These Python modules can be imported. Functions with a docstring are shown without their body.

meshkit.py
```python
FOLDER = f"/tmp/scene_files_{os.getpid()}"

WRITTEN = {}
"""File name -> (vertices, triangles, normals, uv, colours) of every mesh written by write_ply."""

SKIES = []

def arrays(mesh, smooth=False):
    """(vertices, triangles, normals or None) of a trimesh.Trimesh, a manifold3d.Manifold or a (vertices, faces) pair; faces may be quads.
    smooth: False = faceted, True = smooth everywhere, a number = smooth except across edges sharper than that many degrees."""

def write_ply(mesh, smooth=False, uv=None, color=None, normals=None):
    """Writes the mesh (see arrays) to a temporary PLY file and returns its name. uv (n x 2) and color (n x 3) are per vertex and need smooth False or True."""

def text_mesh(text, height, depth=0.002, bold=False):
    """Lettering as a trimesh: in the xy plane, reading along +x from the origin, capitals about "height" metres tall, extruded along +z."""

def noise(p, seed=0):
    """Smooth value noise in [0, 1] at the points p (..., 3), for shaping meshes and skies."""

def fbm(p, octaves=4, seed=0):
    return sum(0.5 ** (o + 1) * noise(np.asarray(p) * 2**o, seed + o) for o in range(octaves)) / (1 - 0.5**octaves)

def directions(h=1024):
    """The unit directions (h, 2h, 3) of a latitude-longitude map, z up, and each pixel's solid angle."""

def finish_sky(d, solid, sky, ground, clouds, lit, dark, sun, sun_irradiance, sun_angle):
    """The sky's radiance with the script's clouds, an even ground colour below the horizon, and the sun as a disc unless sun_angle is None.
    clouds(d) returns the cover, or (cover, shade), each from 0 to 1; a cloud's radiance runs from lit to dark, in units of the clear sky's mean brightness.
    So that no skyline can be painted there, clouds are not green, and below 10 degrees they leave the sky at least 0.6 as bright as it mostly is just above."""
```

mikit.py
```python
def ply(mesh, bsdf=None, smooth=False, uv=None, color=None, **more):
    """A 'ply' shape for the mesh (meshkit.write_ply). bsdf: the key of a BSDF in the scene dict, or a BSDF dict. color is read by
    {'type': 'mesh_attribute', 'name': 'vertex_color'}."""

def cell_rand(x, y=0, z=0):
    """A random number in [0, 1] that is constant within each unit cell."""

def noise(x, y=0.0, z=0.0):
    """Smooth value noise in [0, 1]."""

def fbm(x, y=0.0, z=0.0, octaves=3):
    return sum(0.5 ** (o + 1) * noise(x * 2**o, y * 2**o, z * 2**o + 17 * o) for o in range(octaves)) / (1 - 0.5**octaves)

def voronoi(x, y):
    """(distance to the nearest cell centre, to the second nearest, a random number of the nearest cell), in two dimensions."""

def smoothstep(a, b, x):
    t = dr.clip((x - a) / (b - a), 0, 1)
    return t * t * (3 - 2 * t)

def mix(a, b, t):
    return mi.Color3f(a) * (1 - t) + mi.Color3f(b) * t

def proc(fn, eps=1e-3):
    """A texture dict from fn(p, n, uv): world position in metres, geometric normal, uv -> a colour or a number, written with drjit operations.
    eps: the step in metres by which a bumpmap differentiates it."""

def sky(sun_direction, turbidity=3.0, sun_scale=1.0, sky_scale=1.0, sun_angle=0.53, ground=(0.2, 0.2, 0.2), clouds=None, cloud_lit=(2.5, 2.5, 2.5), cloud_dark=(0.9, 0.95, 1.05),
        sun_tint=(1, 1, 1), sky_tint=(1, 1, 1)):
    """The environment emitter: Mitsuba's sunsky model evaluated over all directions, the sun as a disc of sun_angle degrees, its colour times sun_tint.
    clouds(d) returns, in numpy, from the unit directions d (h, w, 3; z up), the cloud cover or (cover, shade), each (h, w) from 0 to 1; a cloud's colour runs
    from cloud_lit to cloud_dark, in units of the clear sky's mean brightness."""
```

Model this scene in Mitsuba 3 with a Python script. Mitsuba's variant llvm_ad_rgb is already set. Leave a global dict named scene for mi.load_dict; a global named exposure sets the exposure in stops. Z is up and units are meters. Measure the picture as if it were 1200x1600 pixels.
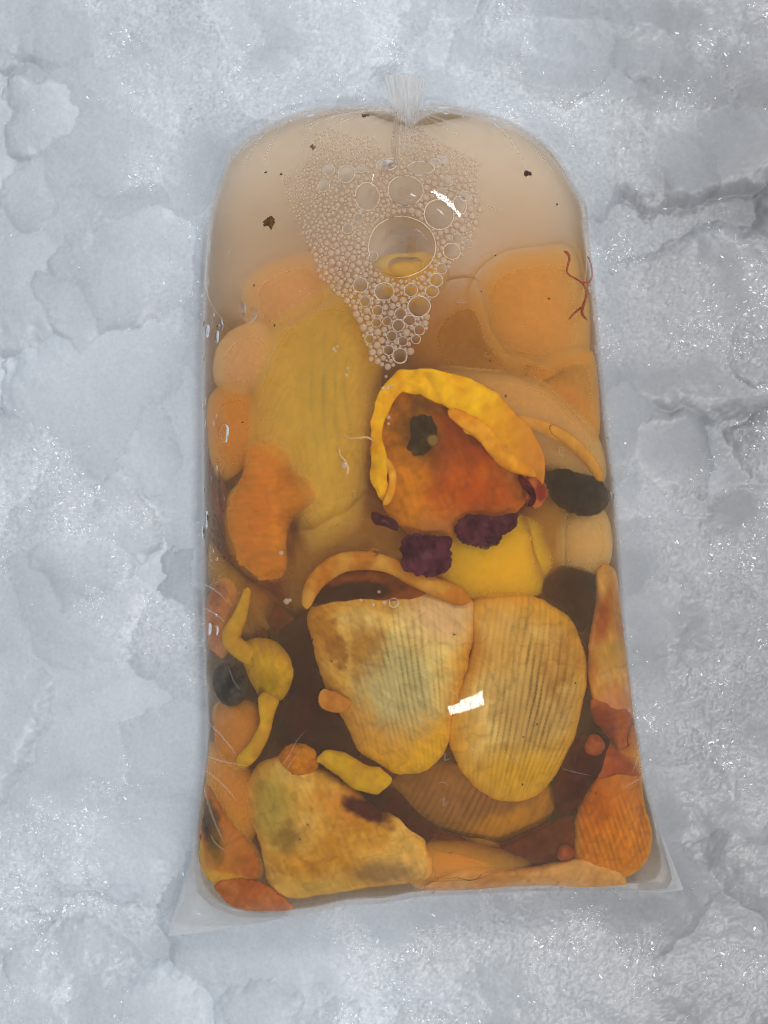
import math, numpy as np, trimesh, mitsuba as mi, mikit, meshkit
from scipy.ndimage import map_coordinates, gaussian_filter1d
from scipy.interpolate import splprep, splev
import scipy.sparse as sp
import scipy.sparse.linalg as spl
from scipy.spatial import cKDTree
T = mi.ScalarTransform4f
scene, labels = {}, {}
rng = np.random.default_rng(7)

# ------------------------------------------------------------------ camera, light, exposure
CAM_H, FOV = 0.62, 38.0
scene['camera'] = {'type': 'perspective', 'fov': FOV, 'fov_axis': 'y', 'near_clip': 0.01, 'far_clip': 50.0,
                   'to_world': T().look_at(origin=[0, 0, CAM_H], target=[0, 0, 0], up=[0, 1, 0])}
exposure = 0.25
scene['ambient'] = {'type': 'constant', 'radiance': {'type': 'rgb', 'value': [0.44, 0.455, 0.48]}}
def lamp(key, quad, rad):
    q = np.array(quad, float)
    f = np.array([[0, 1, 2], [0, 2, 3]])
    n = np.cross(q[1] - q[0], q[2] - q[0])
    if n @ (q.mean(0) - [0, 0, .05]) > 0: f = f[:, ::-1]
    scene[key] = mikit.ply((q, f), {'type': 'diffuse', 'reflectance': {'type': 'rgb', 'value': [.8, .8, .8]}},
                           emitter={'type': 'area', 'radiance': {'type': 'rgb', 'value': rad}})
LAMPS = [
    ('tube_lamp', (0.53, -0.655, 1.9), (0.385, 0.065), 12.6, [185, 181, 175], 'short white fluorescent lamp hanging above the foot of the bag'),
    ('tube_lamp_001', (0.58, 1.84, 1.9), (0.60, 0.09), -46, [155, 153, 150], 'white fluorescent lamp hanging beyond the head of the bag'),
]
for key, c, size, rot, rad, lab in LAMPS:
    a = math.radians(rot); ux = np.array([math.cos(a), math.sin(a), 0]); uy = np.array([-math.sin(a), math.cos(a), 0])
    q = [np.array(c) + sx * ux * size[0] / 2 + sy * uy * size[1] / 2 for sx, sy in ((-1, -1), (1, -1), (1, 1), (-1, 1))]
    lamp(key, q, rad)
    labels[key] = {'label': lab, 'category': 'lamp'}

# the cloudy pickling liquid fills the bag
MED = {'type': 'homogeneous', 'albedo': {'type': 'rgb', 'value': [0.80, 0.50, 0.15]}, 'sigma_t': 20.0, 'phase': {'type': 'hg', 'g': 0.2}}
for _k, _c, _s in (('orange_flesh', [.968, .60, .09], 230.0), ('yellow_flesh', [.988, .80, .20], 230.0), ('peach_flesh', [.98, .76, .40], 190.0), ('hazy_flesh', [.970, .70, .20], 200.0), ('brown_flesh', [.86, .50, .09], 105.0), ('golden_flesh', [.992, .80, .06], 240.0), ('tan_flesh', [.972, .75, .32], 200.0)):
    scene[_k] = {'type': 'homogeneous', 'albedo': {'type': 'rgb', 'value': _c}, 'sigma_t': _s, 'phase': {'type': 'isotropic'}}
CORE = {'type': 'homogeneous', 'albedo': {'type': 'rgb', 'value': [0.997, 0.952, 0.885]}, 'sigma_t': 200.0, 'phase': {'type': 'isotropic'}}
scene['milky_core'] = CORE
scene['cloudy_liquid'] = MED
MREF = {'type': 'ref', 'id': 'cloudy_liquid'}

# ------------------------------------------------------------------ materials
scene['meat_mat'] = {'type': 'diffuse', 'reflectance': {'type': 'mesh_attribute', 'name': 'vertex_color'}}
scene['film_mat'] = {'type': 'thindielectric', 'int_ior': 1.31}      # film with liquid behind it: one air side
scene['tail_mat'] = {'type': 'blendbsdf', 'weight': 0.5, 'a': {'type': 'thindielectric', 'int_ior': 1.5},
                     'b': {'type': 'principledthin', 'base_color': {'type': 'rgb', 'value': [.80, .80, .79]}, 'roughness': 0.35, 'diff_trans': 1.0, 'spec_trans': 0.0}}
scene['water_mat'] = {'type': 'dielectric', 'int_ior': 1.33, 'ext_ior': 1.0}
scene['bubble_mat'] = {'type': 'dielectric', 'int_ior': 1.0, 'ext_ior': 1.33}
scene['crystal_mat'] = {'type': 'principled', 'base_color': {'type': 'rgb', 'value': [.95, .96, .97]}, 'roughness': 0.08, 'specular': 1.0}
scene['wide_bubble_mat'] = {'type': 'thindielectric', 'int_ior': 1.33}
scene['pearl_mat'] = {'type': 'blendbsdf', 'weight': 0.34, 'a': {'type': 'thindielectric', 'int_ior': 1.4},
                      'b': {'type': 'principled', 'base_color': {'type': 'rgb', 'value': [.94, .68, .48]}, 'roughness': 0.10, 'specular': 0.7}}
scene['rim_mat'] = {'type': 'blendbsdf', 'weight': 0.5, 'a': {'type': 'thindielectric', 'int_ior': 1.5},
                    'b': {'type': 'principled', 'base_color': {'type': 'rgb', 'value': [.98, .84, .70]}, 'roughness': 0.15, 'specular': 0.8}}
scene['ice_mat'] = {'type': 'principled', 'base_color': {'type': 'mesh_attribute', 'name': 'vertex_color'}, 'roughness': 0.42, 'specular': 0.42, 'clearcoat': 0.10, 'clearcoat_gloss': 0.93}

# ------------------------------------------------------------------ helpers
K = math.tan(math.radians(FOV / 2)) / 800.0
ZE = 0.050                                   # height of the bag's widest outline
def px(u, v, z=ZE):
    """A point at height z (metres) given by photograph coordinates."""
    u, v = np.asarray(u, float), np.asarray(v, float)
    return np.stack([(u - 600) * K * (CAM_H - z), (800 - v) * K * (CAM_H - z)], -1)
S = K * (CAM_H - ZE)                         # metres per photograph pixel at that height

def closed_curve(pts, n, smooth=0.0):
    """n points of a smooth closed curve through pts, and its radius as seen from a centre."""
    p = np.asarray(pts, float); p = np.vstack([p, p[:1]])
    tck, _ = splprep(p.T, s=smooth, per=True)
    return np.array(splev(np.linspace(0, 1, n, endpoint=False), tck)).T

class Star:
    """A star-shaped outline: radius as a function of the angle about its centre c."""
    N = 2048
    def __init__(self, pts, c=None, smooth=0.0, n=4000, blur=0):
        cv = closed_curve(pts, n, smooth)
        self.c = cv.mean(0) if c is None else np.asarray(c, float)
        d = cv - self.c
        a, r = np.arctan2(d[:, 1], d[:, 0]) % (2 * np.pi), np.hypot(d[:, 0], d[:, 1])
        o = np.argsort(a)
        self.r = np.interp(np.arange(self.N) * 2 * np.pi / self.N, a[o], r[o], period=2 * np.pi)
        if blur: self.r = gaussian_filter1d(self.r, blur, mode='wrap')
    def rad(self, a):
        x = (np.asarray(a) % (2 * np.pi)) / (2 * np.pi) * self.N
        return np.interp(x, np.arange(self.N + 1), np.append(self.r, self.r[0]))

def polar_faces(na, nr, flip=False):
    """Faces of a centre vertex followed by nr rings of na vertices."""
    i = np.arange(na); j = (i + 1) % na
    f = [np.stack([0 * i, 1 + i, 1 + j], 1)]
    for k in range(nr - 1):
        a, b = 1 + k * na, 1 + (k + 1) * na
        f += [np.stack([a + i, b + i, b + j], 1), np.stack([a + i, b + j, a + j], 1)]
    f = np.vstack(f)
    return f[:, ::-1] if flip else f

def nz(x, y, z=0, seed=0, octaves=3):
    x, y, z = np.broadcast_arrays(np.asarray(x, float), y, z)
    return meshkit.fbm(np.stack([x, y, z], -1) + 100.0, octaves, seed)
def sstep(a, b, x):
    t = np.clip((x - a) / (b - a), 0, 1); return t * t * (3 - 2 * t)
def srgb(*c):
    c = np.asarray(c, float) / 255; return np.where(c < .04045, c / 12.92, ((c + .055) / 1.055) ** 2.4)
def lerp(a, b, t): return a + (b - a) * np.asarray(t)[..., None]

# ------------------------------------------------------------------ the bag's shape
OUT = [(640, 190), (628, 172), (616, 164), (598, 162), (560, 164), (520, 166), (478, 173), (440, 186), (400, 206), (374, 226), (357, 240), (350, 262), (336, 305), (326, 355), (320, 420), (317, 500),
       (316, 600), (316, 700), (316, 800), (316, 900), (318, 1000), (321, 1080), (323, 1140), (318, 1200), (309, 1260), (302, 1320), (301, 1358), (308, 1394), (334, 1418), (372, 1432), (410, 1434),
       (460, 1428), (500, 1422), (545, 1412), (600, 1409), (640, 1401), (700, 1396), (800, 1391), (900, 1389), (965, 1390), (1010, 1391), (1042, 1388), (1050, 1374), (1042, 1342), (1028, 1290), (1013, 1235), (1000, 1160), (988, 1080),
       (978, 1000), (972, 920), (966, 830), (961, 760), (950, 680), (942, 600), (934, 500), (926, 420), (919, 348), (915, 318), (899, 292), (878, 254), (850, 222), (815, 200), (775, 183), (735, 172), (695, 162), (668, 164), (653, 173)]
BC = px(640, 800)
bag = Star(px(*np.array(OUT).T), c=BC, n=8000)
KZ = 0.60
def _inflate():
    """A membrane over the outline (Poisson), whose square root is a well filled pillow."""
    na, nr = 360, 70
    t = np.arange(1, nr + 1) / nr * np.pi / 2
    r = np.sin(t)
    a = np.arange(na) * 2 * np.pi / na
    R = bag.rad(a)
    p = np.vstack([[0, 0], np.stack([(r[:, None] * R * np.cos(a)).ravel(), (r[:, None] * R * np.sin(a)).ravel()], 1)])
    f = polar_faces(na, nr)
    A, B, C = p[f[:, 0]], p[f[:, 1]], p[f[:, 2]]
    area = .5 * np.abs((B - A)[:, 0] * (C - A)[:, 1] - (B - A)[:, 1] * (C - A)[:, 0])
    n = len(p); I, J, V = [], [], []
    for i, j, k in ((0, 1, 2), (1, 2, 0), (2, 0, 1)):
        e1, e2 = p[f[:, i]] - p[f[:, k]], p[f[:, j]] - p[f[:, k]]
        w = .5 * (e1 * e2).sum(1) / np.maximum(2 * area, 1e-14)
        I += [f[:, i], f[:, j], f[:, i], f[:, j]]; J += [f[:, j], f[:, i], f[:, i], f[:, j]]; V += [-w, -w, w, w]
    L = sp.csr_matrix((np.concatenate(V), (np.concatenate(I), np.concatenate(J))), (n, n))
    m = np.bincount(f.ravel(), np.repeat(area / 3, 3), n)
    inner = n - na
    phi = np.zeros(n); phi[:inner] = spl.spsolve(L[:inner, :inner].tocsc(), m[:inner])
    h = np.sqrt(2 * np.maximum(phi, 0))
    g = np.vstack([np.full(na, h[0]), h[1:].reshape(nr, na)])         # rows: t from 0 to pi/2
    return g
HG = _inflate()
HG = np.hstack([HG, HG[:, :1]])
NECK = px(640, 176)
def bag_h(x, y):
    """Height of the smooth pillow above the outline plane."""
    dx, dy = x - BC[0], y - BC[1]
    a = np.arctan2(dy, dx) % (2 * np.pi)
    r = np.clip(np.hypot(dx, dy) / bag.rad(a), 0, 1)
    t = np.arcsin(r) / (np.pi / 2) * (HG.shape[0] - 1)
    return KZ * map_coordinates(HG, [t, a / (2 * np.pi) * (HG.shape[1] - 1)], order=1)
def wrinkles(x, y):
    """Folds of the film: pleats that gather at the neck, slack creases low on the left side, faint waves."""
    dx, dy = x - NECK[0], y - NECK[1]
    d, a = np.hypot(dx, dy), np.arctan2(dx, -dy)
    pl = np.abs(2 * meshkit.fbm(np.stack([a * 4.5 + 50, d * 5, d * 0], -1), 2, 5) - 1)
    w = -0.0042 * (1 - .9 * np.exp(-((x - px(694, 312)[0]) / .014) ** 2 - ((y - px(694, 312)[1]) / .014) ** 2)) * np.exp(-d / 0.022) * (1 - pl) ** 3 * sstep(0, .006, d)
    w -= 0.004 * np.exp(-((a + .02 + d * .9) / .16) ** 2) * np.exp(-(d / .022) ** 2) * sstep(0, .004, d)
    u, v = x / S, -y / S
    side = np.exp(-((u + 250) / 60) ** 2) * sstep(60, 130, v) * (1 - sstep(560, 600, v))
    s = v - .75 * (u + 260) + 25 * nz(u / 90, v / 90, 0, 3, 2)
    w -= 0.0011 * side * np.abs(np.sin(s / 30)) ** .6
    w += 0.0003 * (nz(x * 28, y * 20, 0, 9, 2) - .5) + 0.00004 * (nz(x * 140, y * 90, 0, 4, 2) - .5)
    return w
def film_z(x, y):
    h = bag_h(x, y)
    return ZE + h + wrinkles(x, y) * sstep(0.0, 0.02, h)
ICE0 = 0.041
def bag_bottom(x, y):
    return np.maximum(ZE - bag_h(x, y) * 0.9, 0.010 + 0.002 * nz(x * 30, y * 30, 0, 2, 2))

def build_bag():
    na, nr = 900, 240
    t = np.arange(1, nr + 1) / nr * np.pi / 2
    r = np.sin(t); a = np.arange(na) * 2 * np.pi / na; R = bag.rad(a)
    x = np.concatenate([[BC[0]], (BC[0] + r[:, None] * R * np.cos(a)).ravel()])
    y = np.concatenate([[BC[1]], (BC[1] + r[:, None] * R * np.sin(a)).ravel()])
    top = np.stack([x, y, film_z(x, y)], 1)
    top[-na:, 2] = ZE
    nb, mb = 900, 60
    tb = np.arange(1, mb) / mb * np.pi / 2; rb = np.sin(tb)
    xb = np.concatenate([[BC[0]], (BC[0] + rb[:, None] * R * np.cos(a)).ravel()])
    yb = np.concatenate([[BC[1]], (BC[1] + rb[:, None] * R * np.sin(a)).ravel()])
    bot = np.stack([xb, yb, bag_bottom(xb, yb)], 1)
    ft, fb = polar_faces(na, nr), polar_faces(na, mb - 1, True) + len(top)
    i = np.arange(na); j = (i + 1) % na
    et, eb = 1 + (nr - 1) * na, len(top) + 1 + (mb - 2) * na
    rim = np.vstack([np.stack([et + i, eb + i, eb + j], 1), np.stack([et + i, eb + j, et + j], 1)])
    return trimesh.Trimesh(np.vstack([top, bot]), np.vstack([ft, fb, rim]), process=False)
scene['plastic_bag__film'] = mikit.ply(build_bag(), 'film_mat', smooth=True, interior=MREF)
labels['plastic_bag'] = {'label': 'tied clear plastic bag of cloudy orange liquid and shellfish meat lying on ice', 'category': 'bag'}

# ------------------------------------------------------------------ the ice
def ice():
    def axis(h, d):
        out = h + np.cumsum(d * 1.08 ** np.arange(56)); return np.concatenate([-out[::-1], np.arange(-h, h + d / 2, d), out])
    xs, ys = axis(.170, .00058), axis(.224, .00058)
    X, Y = np.meshgrid(xs, ys)
    wx = X + .026 * (nz(X * 38, Y * 38, 0, 21, 5) - .5) + .003 * (nz(X * 240, Y * 240, 0, 23, 3) - .5); wy = Y + .026 * (nz(X * 38, Y * 38, 5, 22, 5) - .5) + .003 * (nz(X * 240, Y * 240, 4, 24, 3) - .5)
    # rounded chunks frozen together, one over the other
    r2 = np.random.default_rng(5); N = 1500
    pts = np.stack([r2.uniform(-.62, .62, N), r2.uniform(-.66, .66, N)], 1)
    R = .016 + .040 * r2.random(N) ** 1.6; asp = r2.uniform(.6, 1.0, N); ang = r2.uniform(0, np.pi, N); top = r2.normal(0, .0022, N) - .03 * (R - .03); sl = r2.normal(0, .055, (N, 2)) + [.012, -.02]
    h = np.full(X.shape, -.02); second = np.full(X.shape, -.02); cell = np.zeros(X.shape, int); grad = np.zeros(X.shape)
    for k in range(N):
        ix = slice(*np.searchsorted(xs, [pts[k, 0] - R[k] * 1.6, pts[k, 0] + R[k] * 1.6])); iy = slice(*np.searchsorted(ys, [pts[k, 1] - R[k] * 1.6, pts[k, 1] + R[k] * 1.6]))
        dx, dy = wx[iy, ix] - pts[k, 0], wy[iy, ix] - pts[k, 1]
        p, q = dx * math.cos(ang[k]) + dy * math.sin(ang[k]), (-dx * math.sin(ang[k]) + dy * math.cos(ang[k])) / asp[k]
        d2 = (p * p + q * q) / R[k] ** 2
        hh = top[k] + dx * sl[k, 0] + dy * sl[k, 1] - .0030 * d2 - .005 * d2 ** 4
        old = h[iy, ix]; up = hh > old
        second[iy, ix] = np.where(up, old, np.maximum(second[iy, ix], hh)); h[iy, ix] = np.where(up, hh, old); cell[iy, ix] = np.where(up, k, cell[iy, ix])
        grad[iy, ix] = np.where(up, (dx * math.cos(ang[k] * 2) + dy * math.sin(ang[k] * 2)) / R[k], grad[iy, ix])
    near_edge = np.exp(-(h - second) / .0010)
    base = .016 * (nz(X * 5, Y * 5, 0, 31, 3) - .5) + .004 * (nz(X * 22, Y * 22, 0, 32, 4) - .5)
    gm = sstep(.50, .70, nz(X * 22, Y * 22, 1, 35, 5) + .10 * near_edge)         # frosty, crumbly patches
    g1 = nz(X * 330, Y * 330, 0, 36, 3) - .5; g2 = np.abs(nz(X * 620, Y * 620, 0, 39, 2) - .5)
    z = ICE0 - .004 + h * .46 + base + (.12 + gm) * (.0008 * g1 - .0005 * g2) + .0013 * (nz(X * 75, Y * 75, 0, 37, 4) - .5)
    inside = np.hypot(X - BC[0], Y - BC[1]) < bag.rad(np.arctan2(Y - BC[1], X - BC[0]))
    aa = np.arctan2(Y - BC[1], X - BC[0]); rim_d = np.hypot(X - BC[0], Y - BC[1]) - bag.rad(aa)
    z = np.minimum(z, ZE - .003); z = z + (np.maximum(z, ZE - .0045) - z) * .8 * np.exp(-(np.maximum(rim_d, 0) / .014) ** 2)
    z = np.where(inside, np.minimum(z, bag_bottom(X, Y) - .0015), z)
    px_r = np.random.default_rng(3); grit = px_r.normal(0, 1, X.shape); grit = grit + .5 * np.roll(grit, 1, 0) + .5 * np.roll(grit, 1, 1)
    z = np.where(inside, z, z + (.00002 + .00007 * gm) * grit)
    clear = sstep(-.03, .15, X - .10 * Y + .06 * (nz(X * 9, Y * 9, 0, 40, 4) - .5))  # greyer to the right: light falling off, painted into the ice colour
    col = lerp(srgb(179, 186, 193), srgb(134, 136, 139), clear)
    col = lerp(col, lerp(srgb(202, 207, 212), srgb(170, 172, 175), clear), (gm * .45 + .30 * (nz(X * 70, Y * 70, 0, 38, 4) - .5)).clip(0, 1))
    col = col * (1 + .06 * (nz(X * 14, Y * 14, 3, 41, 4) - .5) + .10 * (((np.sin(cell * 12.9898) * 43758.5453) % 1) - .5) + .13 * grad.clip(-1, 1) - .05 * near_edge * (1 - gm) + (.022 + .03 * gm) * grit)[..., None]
    n, m = X.shape
    I = np.arange(n * m).reshape(n, m)
    f = np.vstack([np.stack([I[:-1, :-1].ravel(), I[:-1, 1:].ravel(), I[1:, 1:].ravel()], 1), np.stack([I[:-1, :-1].ravel(), I[1:, 1:].ravel(), I[1:, :-1].ravel()], 1)])
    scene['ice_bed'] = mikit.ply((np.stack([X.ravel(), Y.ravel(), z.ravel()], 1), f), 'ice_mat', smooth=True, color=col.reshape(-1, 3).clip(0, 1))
    labels['ice_bed'] = {'label': 'bed of pale fused crushed ice under the bag', 'kind': 'structure'}
    # loose glinting crystals on the frosty patches
    r3 = np.random.default_rng(8); w = (gm * sstep(.52, .66, nz(X * 60, Y * 60, 0, 44, 4)) + .03 * gm + .004) * (np.abs(X) < .17) * (np.abs(Y) < .224) * ~inside
    pick = r3.choice(n * m, 9000, p=(w / w.sum()).ravel())
    octa = trimesh.creation.icosphere(subdivisions=0)
    ov, of = np.array(octa.vertices), np.array(octa.faces)
    M = len(pick); sc = (.00012 + .00034 * r3.random(M) ** 4)[:, None, None] * r3.uniform(.4, 1.4, (M, 1, 3)) * np.array([2.2, .8, .8])
    ax = r3.normal(size=(M, 4)); ax /= np.linalg.norm(ax, axis=1, keepdims=True); a, b_, c_, d_ = ax.T
    Rm = np.stack([1 - 2 * (c_**2 + d_**2), 2 * (b_*c_ - a*d_), 2 * (b_*d_ + a*c_), 2 * (b_*c_ + a*d_), 1 - 2 * (b_**2 + d_**2), 2 * (c_*d_ - a*b_), 2 * (b_*d_ - a*c_), 2 * (c_*d_ + a*b_), 1 - 2 * (b_**2 + c_**2)], -1).reshape(M, 3, 3)
    V = np.einsum('mij,mkj->mki', Rm, ov[None] * sc) + np.stack([X.ravel()[pick] + r3.normal(0, .0002, M), Y.ravel()[pick] + r3.normal(0, .0002, M), z.ravel()[pick]], 1)[:, None]
    F = of[None] + (np.arange(M) * len(ov))[:, None, None]
    scene['ice_crystals'] = mikit.ply((V.reshape(-1, 3), F.reshape(-1, 3)), 'crystal_mat')
    labels['ice_crystals'] = {'label': 'loose glinting crystals of frost scattered over the ice', 'category': 'ice', 'kind': 'stuff'}
ice()

def cloud():
    na, nr = 120, 40
    a = np.arange(na) * 2 * np.pi / na; t = np.arange(1, nr + 1) / nr * np.pi / 2; r = np.sin(t)
    st = Star(px(*np.array([(334, 330), (362, 249), (446, 195), (560, 175), (640, 198), (740, 182), (834, 219), (894, 296), (916, 380), (890, 500), (740, 570), (640, 600), (560, 590), (430, 545), (332, 480)], float).T))
    X = np.concatenate([[st.c[0]], (st.c[0] + r[:, None] * st.rad(a) * np.cos(a)).ravel()]); Y = np.concatenate([[st.c[1]], (st.c[1] + r[:, None] * st.rad(a) * np.sin(a)).ravel()])
    rr = np.concatenate([[0], np.repeat(r, na)]); h = bag_h(X, Y)
    zm = (ZE + h + bag_bottom(X, Y)) / 2; low = sstep(.040, .0, Y - px(640, 400)[1])
    prof = (1 - rr ** 2) ** .5 * (1 - low) + (1 - rr).clip(0) * low
    gp = np.minimum(.0042, .10 * h + .0007) + .022 * np.exp(-((X - px(632, 385)[0]) / .012) ** 2 - ((Y - px(632, 385)[1]) / .014) ** 2) + .004 * np.exp(-((X - px(640, 310)[0]) / .018) ** 2 - ((Y - px(640, 310)[1]) / .012) ** 2)
    up = np.maximum(ZE + h - gp - zm, .0003) * prof; dn = (zm - bag_bottom(X, Y) - .002).clip(.0003) * prof
    top = np.stack([X, Y, zm + up], 1); bot = np.stack([X, Y, zm - dn], 1)[: len(X) - na]
    ft = polar_faces(na, nr); fb = polar_faces(na, nr - 1, True) + len(top); i = np.arange(na); j = (i + 1) % na; et, eb = 1 + (nr - 1) * na, len(top) + 1 + (nr - 2) * na
    rim = np.vstack([np.stack([et + i, eb + i, eb + j], 1), np.stack([et + i, eb + j, et + j], 1)])
    scene['milky_cloud'] = mikit.ply(trimesh.Trimesh(np.vstack([top, bot]), np.vstack([ft, fb, rim]), process=False), {'type': 'null'}, smooth=True, interior={'type': 'ref', 'id': 'milky_core'}, exterior=MREF)
    labels['milky_cloud'] = {'label': 'milky cloud settled in the liquid under the neck of the bag', 'category': 'liquid', 'kind': 'stuff'}
cloud()

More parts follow.
